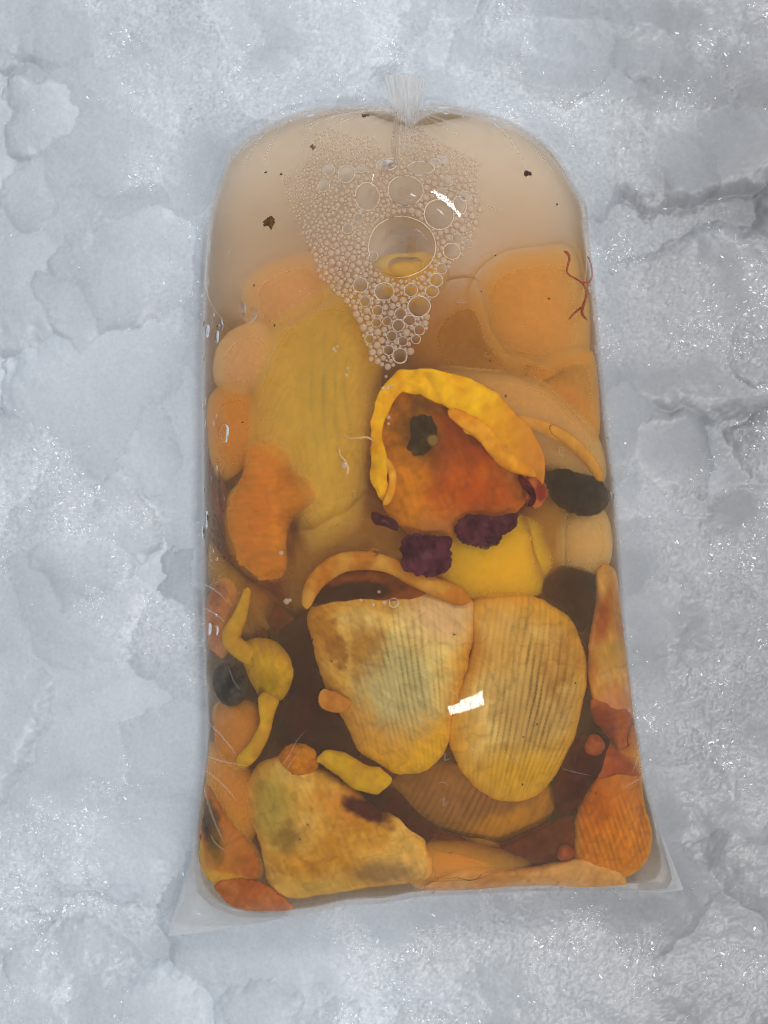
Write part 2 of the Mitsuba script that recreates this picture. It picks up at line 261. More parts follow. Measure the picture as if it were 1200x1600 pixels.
# ------------------------------------------------------------------ pieces of shellfish meat
def keep_in(x, y, most=.982):
    dx, dy = x - BC[0], y - BC[1]; q = np.hypot(dx, dy) / bag.rad(np.arctan2(dy, dx)); k = np.minimum(1, most / np.maximum(q, 1e-9))
    return BC[0] + dx * k, BC[1] + dy * k
def piece(key, pts, gap, thick, colour, bump=.0015, bump_f=60, na=240, nr=60, seed=0, shape=2.0, tilt=(0, 0), back=1.0, rough_edge=0.03, relief=None, soft=None, core=.82, fibre=.17, soft_in=.0035, soft_out=1.14, label=None, cat=None, smooth=0.0, group=None):
    """A soft closed body that lies gap metres under the film, with an outline in photograph coordinates; colour(u, v, r, n) in its own flat coordinates."""
    pts = np.array(pts, float)
    z0 = float(film_z(*px(pts[:, 0].mean(), pts[:, 1].mean(), ZE)[None].T)[0]) - gap
    st = Star(px(pts[:, 0], pts[:, 1], z0), smooth=smooth)
    if soft:                                   # translucent flesh around a firmer core
        sa = np.arange(160) * 2 * np.pi / 160; sr = np.sin(np.arange(1, 41) / 40 * np.pi / 2); sR = st.rad(sa) * soft_out * (1 + .10 * (nz(np.cos(sa) * 2, np.sin(sa) * 2, seed, 5, 3) - .5))
        sx = np.concatenate([[st.c[0]], (st.c[0] + sr[:, None] * sR * np.cos(sa)).ravel()]); sy = np.concatenate([[st.c[1]], (st.c[1] + sr[:, None] * sR * np.sin(sa)).ravel()]); s1 = np.concatenate([[0], np.repeat(sr, 160)])
        sx, sy = keep_in(sx, sy); f0 = film_z(sx, sy); th = thick * .75; up = np.sqrt(np.maximum(1 - s1 ** 2, 0)); mid = f0 - max(gap - .0035, .0010) - th
        zt = np.minimum(mid + th * up + .0015 * (nz(sx * 60, sy * 60, seed, 6, 3) - .5) * up, f0 - .0009); zb = np.minimum(np.maximum(mid - th * up, bag_bottom(sx, sy) + .0025), zt - .0001)
        sv = np.vstack([np.stack([sx, sy, zt], 1), np.stack([sx, sy, zb], 1)[:-160]]); n1 = len(sx)
        si = np.arange(160); sj = (si + 1) % 160; e1, e2 = 1 + 39 * 160, n1 + 1 + 38 * 160
        sf = np.vstack([polar_faces(160, 40), polar_faces(160, 39, True) + n1, np.stack([e1 + si, e2 + si, e2 + sj], 1), np.stack([e1 + si, e2 + sj, e1 + sj], 1)])
        scene[key.split('__')[0] + '__soft_flesh'] = mikit.ply(trimesh.Trimesh(sv, sf, process=False), {'type': 'null'}, smooth=True, interior={'type': 'ref', 'id': soft}, exterior=MREF)
        labels[key.split('__')[0] + '__soft_flesh'] = {'label': 'translucent outer flesh'}
        st.r = st.r * core; gap = gap + soft_in
    a = np.arange(na) * 2 * np.pi / na; t = np.arange(1, nr + 1) / nr * np.pi / 2; r = np.sin(t)
    Rr = st.rad(a)
    if rough_edge: Rr = Rr * (1 + rough_edge * 2 * (nz(np.cos(a) * 5, np.sin(a) * 5, seed, seed, 4) - .5))
    X = np.concatenate([[st.c[0]], (st.c[0] + r[:, None] * Rr * np.cos(a)).ravel()]); Y = np.concatenate([[st.c[1]], (st.c[1] + r[:, None] * Rr * np.sin(a)).ravel()])
    X, Y = keep_in(X, Y); rr = np.concatenate([[0], np.repeat(r, na)])
    dome = 1 - (1 - rr ** shape) ** (1 / shape)
    fz = film_z(X, Y)
    cx, cy = X - st.c[0], Y - st.c[1]
    U, V = 600 + X / (K * (CAM_H - z0)), 800 - Y / (K * (CAM_H - z0))
    b = bump * 2 * (nz(X * bump_f, Y * bump_f, seed, seed, 4) - .5)
    if relief is not None: b = b + relief(U, V, rr)
    zt = fz - gap - thick * .5 * dome - np.abs(tilt[0] * cx + tilt[1] * cy) * 0 + tilt[0] * cx + tilt[1] * cy + b
    zt = np.minimum(zt, fz - .0006 - gap * .3)
    rim = zt[-na:]
    zb = (zt - thick * back * np.sqrt(np.maximum(1 - rr ** 2, 0)) ** 1.0)
    zb = np.maximum(zb, bag_bottom(X, Y) + .002); zt = np.maximum(zt, zb)
    top = np.stack([X, Y, zt], 1); bot = np.stack([X, Y, zb], 1)[: len(X) - na]
    ft = polar_faces(na, nr); fb = polar_faces(na, nr - 1, True) + len(top)
    i = np.arange(na); j = (i + 1) % na; et, eb = 1 + (nr - 1) * na, len(top) + 1 + (nr - 2) * na
    rim = np.vstack([np.stack([et + i, eb + i, eb + j], 1), np.stack([et + i, eb + j, et + j], 1)])
    if soft and soft_out > 1.1: fibre = fibre * (1 if relief is not None or 'ribbed' in labels.get(key, {}).get('label', '') else 0)
    fa = seed * 1.7 + len(key) * .9; fu, fv = U * math.cos(fa) + V * math.sin(fa), -U * math.sin(fa) + V * math.cos(fa)
    c = (.90 * colour(U, V, rr).clip(0.001, 1) ** 1.2).clip(.002, .95) * [1, 1.10, 1]
    c = c * (1 + fibre * ((nz(fu / 5.0, fv / 26, seed, 31, 4) - .5) + .8 * (nz(U / 16, V / 16, seed, 33, 4) - .5)) * 2 - fibre * .9 * np.maximum(1 - np.abs(nz(U / 34, V / 34, seed, 32, 3) - .5) * 14, 0))[..., None]
    c = lerp(c, c * [1.25, 1.3, 1.4], (0 if soft else .5) * sstep(.8, .97, rr)).clip(.002, .95)
    scene[key] = mikit.ply(trimesh.Trimesh(np.vstack([top, bot]), np.vstack([ft, fb, rim]), process=False), 'meat_mat', smooth=True, color=np.vstack([c, c[: len(c) - na]]))
    if label: labels[key] = {'label': label, 'category': cat or 'shellfish', **({'group': group} if group else {})}


def blot(c, U, V, cx, cy, rx, ry, col, amt=1.0, rot=0, wob=.35, f=18, seed=0, soft=.35):
    """A stain of its own shape on the colour c."""
    a = math.radians(rot); dx, dy = U - cx, V - cy
    p, q = (dx * math.cos(a) + dy * math.sin(a)) / rx, (-dx * math.sin(a) + dy * math.cos(a)) / ry
    d = np.hypot(p, q) + wob * 2 * (nz(U / f, V / f, 0, seed + 11, 4) - .5)
    return lerp(c, srgb(*col), amt * (1 - sstep(1 - soft, 1 + soft, d)))
def mottled(c1, c2, f=40, seed=0, fine=.12):
    a, b = srgb(*c1), srgb(*c2)
    def fn(U, V, r):
        m = sstep(.3, .7, nz(U / f, V / f, 0, seed, 4))
        return lerp(a, b, m) * (1 + fine * 2 * (nz(U / 7, V / 7, 0, seed + 3, 3) - .5))[..., None]
    return fn
def with_blots(base, *blots):
    def fn(U, V, r):
        c = base(U, V, r)
        for k, b in enumerate(blots):
            c = blot(c, U, V, *b[:5], **{'seed': k, **(b[5] if len(b) > 5 else {})})
        return c
    return fn
def rimmed(base, col, r0=.75, r1=1.0, amt=.8):
    return lambda U, V, r: lerp(base(U, V, r), srgb(*col), amt * sstep(r0, r1, r))
def ribs(base, s_fn, period, col, mask, amt=.6, cross=0.14):
    def fn(U, V, r):
        c = base(U, V, r)
        s, t = s_fn(U, V)
        s = s + 1.3 * period * (nz(U / 45, V / 120, 0, 8, 3) - .5)
        w = (.5 + .5 * np.cos(s / period * 2 * np.pi)) ** 2.2
        w = w * (1 - cross + cross * np.sign(np.sin(t / 6.5 * 2 * np.pi + 3 * nz(s / 30, t / 30, 0, 2, 2))) * .8) * (2.4 * (nz(U / 14, V / 60, 0, 12, 3) - .22)).clip(0, 1.3)
        return lerp(c, srgb(*col), (amt * w * mask(U, V)).clip(0, 1))
    return fn
def bump_at(U, V, cx, cy, rx, ry, rot=0, p=1.0):
    a = math.radians(rot); dx, dy = U - cx, V - cy
    return np.exp(-(((dx * math.cos(a) + dy * math.sin(a)) / rx) ** 2 + ((-dx * math.sin(a) + dy * math.cos(a)) / ry) ** 2) ** p)

def strand(key, path, colour, ns=14, step=3.0, flat=.7, bump=.0006, bump_f=150, seed=0, mat='meat_mat', label=None, cat=None, group=None):
    """A tapering cord or fold through (u, v, half width in photograph pixels, gap under the film)."""
    P = np.array(path, float)
    d = np.r_[0, np.cumsum(np.hypot(*np.diff(P[:, :2], axis=0).T))]
    n = max(8, int(d[-1] / step)); tt = np.linspace(0, d[-1], n)
    from scipy.interpolate import PchipInterpolator, CubicSpline
    uv = CubicSpline(d, P[:, :2])(tt); hw = PchipInterpolator(d, P[:, 2])(tt); gap = PchipInterpolator(d, P[:, 3])(tt)
    z = np.full(n, ZE + .03)
    for _ in range(3):
        xy = px(uv[:, 0], uv[:, 1], z[:, None].T[0]) if False else np.stack([(uv[:, 0] - 600) * K * (CAM_H - z), (800 - uv[:, 1]) * K * (CAM_H - z)], 1)
        z = film_z(xy[:, 0], xy[:, 1]) - gap - hw * S * flat
    z = np.maximum(z, bag_bottom(xy[:, 0], xy[:, 1]) + .001 + hw * S * flat * .3)
    end = np.sqrt(np.clip(np.minimum(tt, d[-1] - tt) / np.maximum(hw, 1), 0.02, 1))
    hw = hw * end
    tg = np.gradient(xy, axis=0); tg /= np.linalg.norm(tg, axis=1, keepdims=True); nrm = np.stack([-tg[:, 1], tg[:, 0]], 1)
    ph = np.arange(ns) * 2 * np.pi / ns
    rad = hw[:, None] * S
    X = xy[:, 0:1] + nrm[:, 0:1] * rad * np.cos(ph); Y = xy[:, 1:2] + nrm[:, 1:2] * rad * np.cos(ph); Z = z[:, None] + rad * flat * np.sin(ph)
    v = np.stack([X.ravel(), Y.ravel(), Z.ravel()], 1)
    v[:, 2] += bump * 2 * (nz(v[:, 0] * bump_f, v[:, 1] * bump_f, 0, seed, 3) - .5)
    v[:, :2] += bump * (np.stack([nz(v[:, 0] * bump_f, v[:, 1] * bump_f, 3, seed, 3), nz(v[:, 0] * bump_f, v[:, 1] * bump_f, 7, seed, 3)], 1) - .5)
    lim = film_z(v[:, 0], v[:, 1]) - .0004; v[:, 2] = np.minimum(v[:, 2], lim)
    k = np.arange(n - 1)[:, None] * ns; i = np.arange(ns); j = (i + 1) % ns
    f = np.concatenate([np.stack([k + i, k + ns + i, k + ns + j], -1).reshape(-1, 3), np.stack([k + i, k + ns + j, k + j], -1).reshape(-1, 3)])
    a0, b0 = len(v), len(v) + 1
    v = np.vstack([v, v[:ns].mean(0), v[-ns:].mean(0)])
    f = np.vstack([f, np.stack([j, i, 0 * i + a0], 1)[:, ::-1][:, [0, 1, 2]][:, ::-1], np.stack([(n - 1) * ns + i, (n - 1) * ns + j, 0 * i + b0], 1)])
    m = trimesh.Trimesh(v, f, process=False)
    if m.volume < 0: m = trimesh.Trimesh(v, f[:, ::-1], process=False)
    Uv, Vv = 600 + v[:, 0] / (K * (CAM_H - v[:, 2])), 800 - v[:, 1] / (K * (CAM_H - v[:, 2]))
    rr = np.append(np.repeat(0 * hw, ns) + np.tile(1 - np.sin(ph), n) / 2, [.5, .5])
    c = ((.90 * colour(Uv, Vv, rr).clip(.001, 1) ** 1.2) * [1, 1.10, 1] * (1 + .3 * (nz(Uv / 12, Vv / 12, seed, 35, 4) - .5))[..., None]).clip(.002, .95)
    scene[key] = mikit.ply(m, mat, smooth=True, color=c)
    if label: labels[key] = {'label': label, 'category': cat or 'shellfish', **({'group': group} if group else {})}

G = 'pieces of shellfish meat in the bag'
N_MEAT = [0]
def meat(label):
    k = 'shellfish_meat' + (f'_{N_MEAT[0]:03d}' if N_MEAT[0] else ''); N_MEAT[0] += 1
    labels[k] = {'label': label, 'category': 'shellfish', 'group': G}
    return k

# -- the heart-shaped piece in front: two ribbed lobes under an arched lip
h = meat('large cream heart-shaped piece with two ribbed lobes, front and centre of the bag')
def sL(U, V): return (U - 640 - (V - 1060) * .17 + .0009 * (V - 1000) ** 2 * np.sign(1) * 0) / (1 - .0011 * (V - 1000)), V + .25 * U
def sR(U, V):
    w = 1 - ((V - 1040) / 330.0) ** 2
    return (U - 800 + (V - 1060) * .14) / np.maximum(w, .3), V - .2 * U
cream = mottled((240, 204, 134), (226, 176, 94), 60, 1, .08)
colL = with_blots(rimmed(cream, (206, 140, 30), .6, 1.0, .85), (640, 1185, 85, 62, (222, 168, 40), dict(wob=.2, soft=.6)), (600, 1120, 75, 60, (212, 150, 66), dict(wob=.2, soft=.7)),
                  (622, 1068, 62, 74, (196, 170, 120), dict(rot=-15, wob=.3, soft=.5)), (568, 1010, 32, 40, (158, 96, 18), dict(wob=.7, amt=.65, soft=.6)), (520, 1012, 17, 44, (140, 80, 14), dict(wob=.7, amt=.7, rot=-20)),
                  (690, 960, 50, 40, (216, 172, 126), dict(soft=.7)), (500, 985, 22, 60, (196, 130, 50), dict(soft=.7, amt=.6)))
colL = ribs(colL, sL, 9.5, (104, 88, 40), lambda U, V: .10 + .9 * bump_at(U, V, 640, 1050, 70, 100, -10), .58)
colR = with_blots(rimmed(cream, (214, 150, 36), .6, 1.0, .85), (830, 1110, 80, 90, (196, 152, 92), dict(soft=.6)), (880, 1032, 34, 52, (172, 104, 20), dict(wob=.7, rot=15, amt=.65, soft=.6)), (830, 1215, 90, 45, (210, 158, 50), dict(soft=.7)),
                  (790, 1000, 60, 50, (198, 146, 80), dict(soft=.8, amt=.6)))
colR = ribs(colR, sR, 10.5, (96, 76, 28), lambda U, V: .10 + .9 * bump_at(U, V, 845, 1090, 75, 120, 10), .68)
def relL(U, V, r): return .0007 * np.cos(sL(U, V)[0] / 9.5 * 2 * np.pi) * -(1 - sstep(.75, 1, r)) * .12 * nz(U / 25, V / 50, 0, 61, 2)
def relR(U, V, r): return .0007 * np.cos(sR(U, V)[0] / 10.5 * 2 * np.pi) * -(1 - sstep(.75, 1, r)) * .12 * nz(U / 25, V / 50, 0, 62, 2)
piece(h + '__lobe', [(482, 950), (520, 934), (560, 930), (650, 925), (720, 926), (744, 945), (746, 990), (735, 1040), (718, 1110), (706, 1165), (680, 1205), (640, 1220), (595, 1208), (555, 1175), (528, 1120), (505, 1080), (483, 1010)],
      .0007, .022, colL, bump=.0009, bump_f=90, na=640, nr=150, shape=2.25, relief=relL)
piece(h + '__lobe_001', [(742, 938), (780, 930), (825, 932), (870, 950), (900, 972), (918, 1010), (930, 1060), (922, 1110), (908, 1158), (888, 1205), (862, 1242), (828, 1262), (790, 1262), (752, 1244), (720, 1206), (700, 1160), (698, 1130), (716, 1080), (738, 1000)],
      .0009, .022, colR, bump=.0009, bump_f=90, na=640, nr=150, shape=2.25, relief=relR, seed=4)
lip = mottled((206, 150, 70), (190, 120, 40), 30, 3)
strand(h + '__lip', [(480, 952, 6, .002), (488, 918, 12, .003), (520, 886, 15, .003), (565, 876, 14, .0035), (610, 884, 12, .004), (650, 902, 14, .004), (700, 925, 14, .003), (735, 940, 8, .003)], lip, ns=18)
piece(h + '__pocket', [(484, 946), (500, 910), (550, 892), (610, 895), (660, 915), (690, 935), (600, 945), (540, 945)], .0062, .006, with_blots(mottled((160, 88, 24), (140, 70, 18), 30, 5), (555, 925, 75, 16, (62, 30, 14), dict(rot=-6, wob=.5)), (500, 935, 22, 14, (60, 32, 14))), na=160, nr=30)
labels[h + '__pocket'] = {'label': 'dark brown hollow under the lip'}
strand('tissue_flake', [(506, 1076, 8, .0004), (513, 1092, 17, .0004), (530, 1099, 14, .0004), (548, 1094, 6, .0005)], mottled((184, 118, 52), (196, 132, 62), 12, 7), flat=.25, label='small pale flake stuck to left edge of the heart-shaped piece', cat='flake')

# -- the open orange piece with a dark spot and purple flaps
h = meat('open orange piece with yellow folded rim, dark round spot and purple flaps, mid bag')
body = with_blots(mottled((218, 128, 24), (184, 92, 14), 40, 9, .14), (600, 690, 30, 110, (232, 158, 26), dict(soft=.7)), (690, 625, 90, 24, (220, 140, 22), dict(soft=.8)), (640, 680, 60, 80, (206, 128, 20), dict(soft=.6)), (660, 682, 48, 58, (84, 52, 18), dict(soft=.8, wob=.6, amt=.9)), (745, 670, 60, 70, (160, 74, 14), dict(rot=40, soft=.5)), (700, 830, 110, 34, (196, 124, 62), dict(soft=.6, wob=.5)),
                  (625, 775, 40, 60, (216, 136, 20), dict(soft=.6)), (820, 720, 36, 40, (206, 136, 60), dict(soft=.6)), (700, 740, 30, 40, (180, 96, 40), dict(soft=.6, amt=.5)), (745, 770, 60, 40, (186, 88, 16), dict(soft=.7)))
def relC(U, V, r): return -.004 * bump_at(U, V, 670, 680, 60, 60) + .0012 * (2 * np.abs(nz(U / 50, V / 50, 0, 17, 3) - .5))
piece(h + '__body', [(588, 630), (640, 600), (700, 605), (775, 655), (848, 722), (838, 760), (820, 795), (796, 818), (752, 830), (700, 850), (660, 845), (625, 828), (600, 790), (588, 755), (580, 690)], .0042, .018, body, bump=.0016, bump_f=110, na=420, nr=90, relief=relC, rough_edge=.05)
gold = mottled((240, 184, 36), (226, 158, 24), 40, 12, .10)
gold2 = lambda U, V, r: lerp(gold(U, V, r), srgb(208, 136, 56), sstep(740, 850, U))
strand(h + '__folded_rim', [(606, 790, 4, .005), (594, 745, 13, .0042), (586, 700, 8, .0046), (590, 650, 12, .0040), (602, 612, 14, .0035), (650, 594, 20, .0034), (704, 610, 26, .0030), (755, 648, 34, .0026), (798, 690, 33, .0024), (828, 722, 24, .003), (846, 752, 12, .003)], gold2, ns=32, flat=.3, bump=.0048, bump_f=95)
strand(h + '__inner_fold', [(700, 640, 6, .0035), (730, 658, 12, .0020), (758, 680, 13, .0014), (785, 712, 13, .0014), (815, 732, 10, .0018), (840, 742, 6, .003)], mottled((226, 158, 52), (214, 138, 34), 20, 13), ns=18, flat=.45, bump=.0012, bump_f=160)
strand(h + '__inner_fold_001', [(600, 715, 4, .0024), (612, 738, 6, .0018), (612, 765, 6, .002), (600, 790, 4, .002)], mottled((226, 160, 60), (216, 146, 40), 20, 14), ns=14)
piece(h + '__dark_spot', [(638, 655), (660, 642), (682, 655), (690, 685), (680, 712), (650, 720), (632, 705), (640, 682)], .0056, .012, with_blots(mottled((44, 36, 24), (64, 52, 32), 14, 20, .3), (677, 688, 9, 9, (150, 120, 70)), (640, 712, 12, 10, (110, 78, 46), dict(amt=.6))), bump=.001, bump_f=260, na=160, nr=40, rough_edge=.08)
pur = mottled((78, 30, 40), (104, 52, 62), 16, 21, .3)
pur_t = lambda U, V, r: lerp(pur(U, V, r), srgb(130, 82, 88), .6 * (1 - sstep(.0, .5, r)) * sstep(.45, .7, nz(U / 10, V / 10, 0, 3, 3)))
piece(h + '__purple_flap', [(630, 838), (652, 834), (680, 838), (704, 840), (705, 865), (702, 893), (680, 900), (650, 899), (632, 890), (627, 862)], .0012, .005, pur_t, bump=.0008, bump_f=260, na=240, nr=40, shape=4.5, rough_edge=.12)
piece(h + '__purple_flap_001', [(718, 814), (745, 803), (780, 806), (808, 803), (811, 818), (790, 834), (778, 850), (758, 858), (735, 852), (715, 845)], .0020, .005, pur_t, bump=.0008, bump_f=260, na=240, nr=40, shape=4.0, rough_edge=.17, seed=2)
piece(h + '__purple_flap_002', [(580, 800), (600, 805), (622, 820), (622, 828), (600, 822), (584, 818)], .0030, .004, pur_t, bump=.0005, na=120, nr=24, rough_edge=.08, seed=3)
strand(h + '__purple_vein', [(812, 742, 3, .0022), (822, 758, 6, .0015), (832, 772, 5, .0015), (824, 792, 4, .0015)], mottled((80, 24, 26), (110, 40, 30), 12, 24), ns=10)
piece(h + '__ragged_end', [(826, 738), (846, 748), (858, 770), (846, 790), (828, 792), (820, 765)], .0030, .006, with_blots(mottled((190, 110, 56), (170, 80, 40), 14, 25), (845, 765, 8, 18, (150, 60, 40))), bump=.0009, bump_f=260, na=120, nr=30, rough_edge=.15)

# -- pieces beside and behind it
h = meat('tan folded piece at the right edge, behind the open orange piece')
piece(h + '__body', [(690, 590), (760, 584), (840, 596), (905, 640), (948, 735), (930, 756), (880, 742), (840, 715), (780, 670), (720, 630)], .0080, .016,
      with_blots(mottled((198, 138, 66), (206, 146, 60), 40, 30), (880, 700, 64, 24, (166, 92, 10), dict(rot=38, soft=.5))), bump=.0015, na=300, nr=60, soft='tan_flesh', core=0.9)
strand(h + '__fold_edge', [(800, 655, 6, .006), (850, 668, 10, .005), (890, 690, 10, .004), (920, 718, 9, .0035), (938, 752, 6, .003)], mottled((214, 152, 66), (206, 140, 50), 30, 31), ns=16)
h = meat('dark brown lump at the right edge, level with the purple flaps')
piece(h, [(848, 745), (870, 732), (905, 738), (945, 748), (962, 772), (950, 800), (915, 806), (880, 796), (858, 776)], .0036, .012, mottled((40, 30, 18), (58, 44, 26), 26, 32, .2), bump=.0015, bump_f=120, rough_edge=.08)
h = meat('blurred orange piece with red veins, high at the right edge')
piece(h + '__body', [(748, 430), (800, 392), (860, 378), (912, 372), (934, 420), (936, 500), (920, 552), (860, 572), (790, 560), (748, 500)], .0078, .030,
      with_blots(mottled((206, 124, 22), (190, 104, 16), 60, 33), (905, 390, 40, 34, (140, 60, 26), dict(soft=.6, amt=.8)), (915, 460, 22, 50, (160, 80, 30), dict(soft=.6, amt=.7)), (780, 520, 50, 50, (214, 146, 30), dict(soft=.8))), bump=.002, na=300, nr=70, soft='hazy_flesh', core=0.74)
for k, p in enumerate(([(880, 392, 2.6, .0034), (888, 410, 1.8, .0034), (886, 425, 1.3, .0034), (900, 436, 1.3, .0034), (912, 446, 1.4, .0034), (916, 462, 1.8, .0034), (910, 480, 2.2, .0034), (918, 500, 1.2, .0034)], [(906, 440, 1.2, .002), (922, 438, 1.6, .002), (926, 424, 1.4, .002), (918, 400, 1.4, .002)], [(911, 478, 1.8, .0022), (898, 488, 1.5, .0025), (888, 500, 1.2, .003)])):
    strand(h + '__vein' + ('' if k == 0 else f'_{k:03d}'), p, mottled((170, 84, 40), (140, 62, 34), 12, 34), ns=8)
h = meat('long yellow ribbed piece, upper left below the foam')
sG = lambda U, V: (U - 500 - (V - 600) * .06 + 14 * np.sin((V - 480) / 110), V)
colG = with_blots(mottled((206, 158, 48), (196, 140, 40), 70, 35), (430, 620, 40, 110, (206, 160, 84), dict(soft=.7)), (510, 700, 60, 120, (200, 166, 60), dict(soft=.8)), (500, 560, 34, 100, (170, 126, 40), dict(soft=.7, amt=.8)))
piece(h, [(392, 610), (398, 560), (425, 510), (470, 468), (530, 455), (575, 480), (588, 560), (575, 690), (560, 790), (530, 840), (490, 845), (455, 780), (420, 730), (388, 680)], .0016, .026,
      ribs(colG, sG, 19, (84, 62, 16), lambda U, V: bump_at(U, V, 515, 600, 46, 120), .7, .15), bump=.0012, na=420, nr=90, soft='yellow_flesh', core=0.9)
h = meat('ragged deep orange piece at the left edge, mid bag')
piece(h, [(384, 690), (420, 684), (450, 690), (462, 730), (500, 745), (508, 768), (488, 790), (462, 806), (446, 850), (446, 900), (410, 918), (360, 900), (338, 840), (346, 780), (372, 740)], .0030, .018,
      with_blots(mottled((228, 154, 38), (208, 128, 24), 40, 36), (460, 770, 30, 60, (176, 100, 22), dict(soft=.5, amt=.8)), (390, 790, 40, 70, (214, 118, 24), dict(soft=.7))), bump=.0018, bump_f=90, na=420, nr=80, rough_edge=.09, seed=8, soft='orange_flesh', core=.95, soft_in=.0011, soft_out=1.03)
h = meat('blurred orange piece under the foam, highest on the left')
piece(h, [(380, 430), (430, 400), (500, 395), (530, 440), (500, 500), (430, 520), (385, 490)], .0085, .026, mottled((206, 116, 34), (196, 100, 20), 50, 37), soft='peach_flesh', core=0.7)
h = meat('blurred orange piece at the left edge, beside the long yellow ribbed one')
piece(h, [(330, 550), (360, 515), (410, 510), (430, 550), (400, 600), (360, 606), (332, 585)], .0060, .020, mottled((206, 108, 30), (190, 94, 20), 50, 38), soft='peach_flesh', core=0.7)
h = meat('bright yellow piece showing below the purple flaps')
piece(h, [(680, 850), (740, 835), (800, 812), (838, 822), (856, 880), (836, 930), (780, 936), (710, 930), (680, 900)], .0046, .020, with_blots(mottled((234, 168, 10), (222, 150, 14), 50, 39), (690, 900, 50, 50, (206, 146, 40), dict(soft=.8)), (805, 870, 36, 44, (244, 186, 6), dict(soft=.8))), soft='golden_flesh', core=0.85)
h = meat('blurred pale tan piece at the right edge below the dark lump')
piece(h, [(872, 830), (905, 800), (950, 802), (966, 850), (950, 892), (900, 896), (872, 870)], .0070, .020, mottled((206, 162, 84), (190, 140, 60), 50, 40), soft='tan_flesh', core=0.75)
h = meat('pale folded piece running down the right edge beside the heart-shaped piece')
colF = with_blots(mottled((206, 152, 84), (196, 136, 60), 40, 41), (965, 960, 12, 60, (176, 110, 40), dict(rot=-10, soft=.6, amt=.7)), (935, 985, 12, 60, (170, 94, 34), dict(rot=12, soft=.6)), (955, 1020, 40, 20, (190, 140, 60), dict(soft=.7)), (960, 1100, 30, 26, (196, 130, 84), dict(soft=.7)))
def relF(U, V, r): return .0015 * np.sin((U - 940 - (V - 1000) * .12) / 9) * bump_at(U, V, 955, 960, 30, 80)
piece(h + '__body', [(938, 884), (960, 886), (978, 930), (994, 1000), (1008, 1080), (1002, 1120), (966, 1146), (940, 1118), (922, 1085), (916, 1030), (920, 985), (930, 930)], .0010, .014, colF, bump=.0012, bump_f=90, na=300, nr=60, relief=relF)
piece(h + '__ruffle', [(920, 1090), (950, 1085), (988, 1096), (1002, 1150), (1004, 1186), (975, 1190), (955, 1160), (930, 1130)], .0020, .012, with_blots(mottled((184, 112, 62), (170, 94, 48), 26, 42), (940, 1130, 20, 40, (140, 70, 34), dict(rot=-35, soft=.5))), bump=.0018, bump_f=160, na=260, nr=50, rough_edge=.06)

# -- the left side, below
h = meat('small yellow bulb with tapering tails, left of the heart-shaped piece')
yel = mottled((206, 158, 44), (196, 144, 50), 24, 43, .1)
piece(h + '__bulb', [(370, 1015), (395, 1001), (430, 1006), (456, 1030), (462, 1052), (452, 1082), (432, 1100), (410, 1098), (386, 1068), (374, 1040)], .0009, .020,
      with_blots(yel, (415, 1075, 20, 24, (180, 140, 20), dict(soft=.6, wob=.6)), (408, 1092, 6, 14, (110, 80, 20), dict(amt=.6, wob=.7))), bump=.0008, bump_f=200, na=260, nr=60)
strand(h + '__tail', [(388, 918, 5, .0016), (382, 940, 8, .0012), (372, 970, 12, .0012), (362, 998, 15, .0014), (380, 1018, 15, .0016), (402, 1034, 11, .0030)], yel, ns=16)
strand(h + '__tail_001', [(422, 1078, 20, .003), (420, 1092, 17, .002), (418, 1108, 13, .0012), (416, 1130, 9, .0012), (405, 1158, 11, .0012), (385, 1185, 12, .0014), (368, 1196, 8, .002)], yel, ns=16)
h = meat('dark grey ball at the left edge beside the yellow bulb')
piece(h, [(330, 1052), (350, 1040), (372, 1048), (386, 1070), (378, 1098), (352, 1107), (334, 1094)], .0014, .016, mottled((46, 40, 34), (84, 74, 64), 14, 44, .3), bump=.0007, bump_f=300, na=180, nr=40)
h = meat('reddish orange piece at the left edge below the grey ball')
piece(h, [(328, 1112), (360, 1096), (400, 1100), (420, 1130), (400, 1180), (372, 1205), (340, 1190), (326, 1150)], .0040, .014, mottled((190, 100, 44), (176, 84, 30), 30, 45), soft='orange_flesh', core=.95, soft_in=.0011, soft_out=1.03)
h = meat('pinkish orange piece at the left edge above the yellow bulb')
piece(h, [(322, 930), (356, 900), (378, 935), (362, 990), (345, 1030), (324, 1020)], .0042, .014, mottled((200, 130, 72), (180, 104, 50), 30, 46))
h = meat('bumpy tan lump with yellow edge, lower left corner of the bag')
colP = with_blots(mottled((222, 172, 92), (206, 148, 58), 40, 47, .12), (425, 1265, 34, 60, (176, 150, 74), dict(soft=.7, amt=.8)), (450, 1310, 26, 20, (140, 104, 44), dict(rot=-45, soft=.6, wob=.6, amt=.6)), (520, 1340, 60, 36, (196, 130, 20), dict(rot=-25, soft=.8, amt=.8, wob=.6)),
                  (560, 1250, 60, 26, (196, 120, 34), dict(soft=.7, amt=.7)), (600, 1370, 50, 22, (150, 112, 74), dict(soft=.7, amt=.8)), (575, 1265, 40, 17, (88, 40, 34), dict(rot=25, wob=.5)), (500, 1400, 60, 24, (206, 160, 74), dict(soft=.8)))
def relP(U, V, r): return .0035 * (nz(U / 55, V / 55, 0, 48, 3) - .5) - .0022 * bump_at(U, V, 455, 1310, 30, 8, -45) - .0014 * bump_at(U, V, 560, 1290, 60, 6, -5) - .001 * bump_at(U, V, 500, 1350, 60, 5, -25)
piece(h + '__body', [(382, 1230), (410, 1192), (445, 1184), (500, 1200), (545, 1226), (600, 1262), (645, 1288), (668, 1330), (672, 1385), (625, 1401), (570, 1407), (520, 1416), (470, 1425), (425, 1420), (405, 1350), (386, 1290)], .0010, .018, colP, bump=.0014, bump_f=120, na=520, nr=120, relief=relP, shape=2.6)
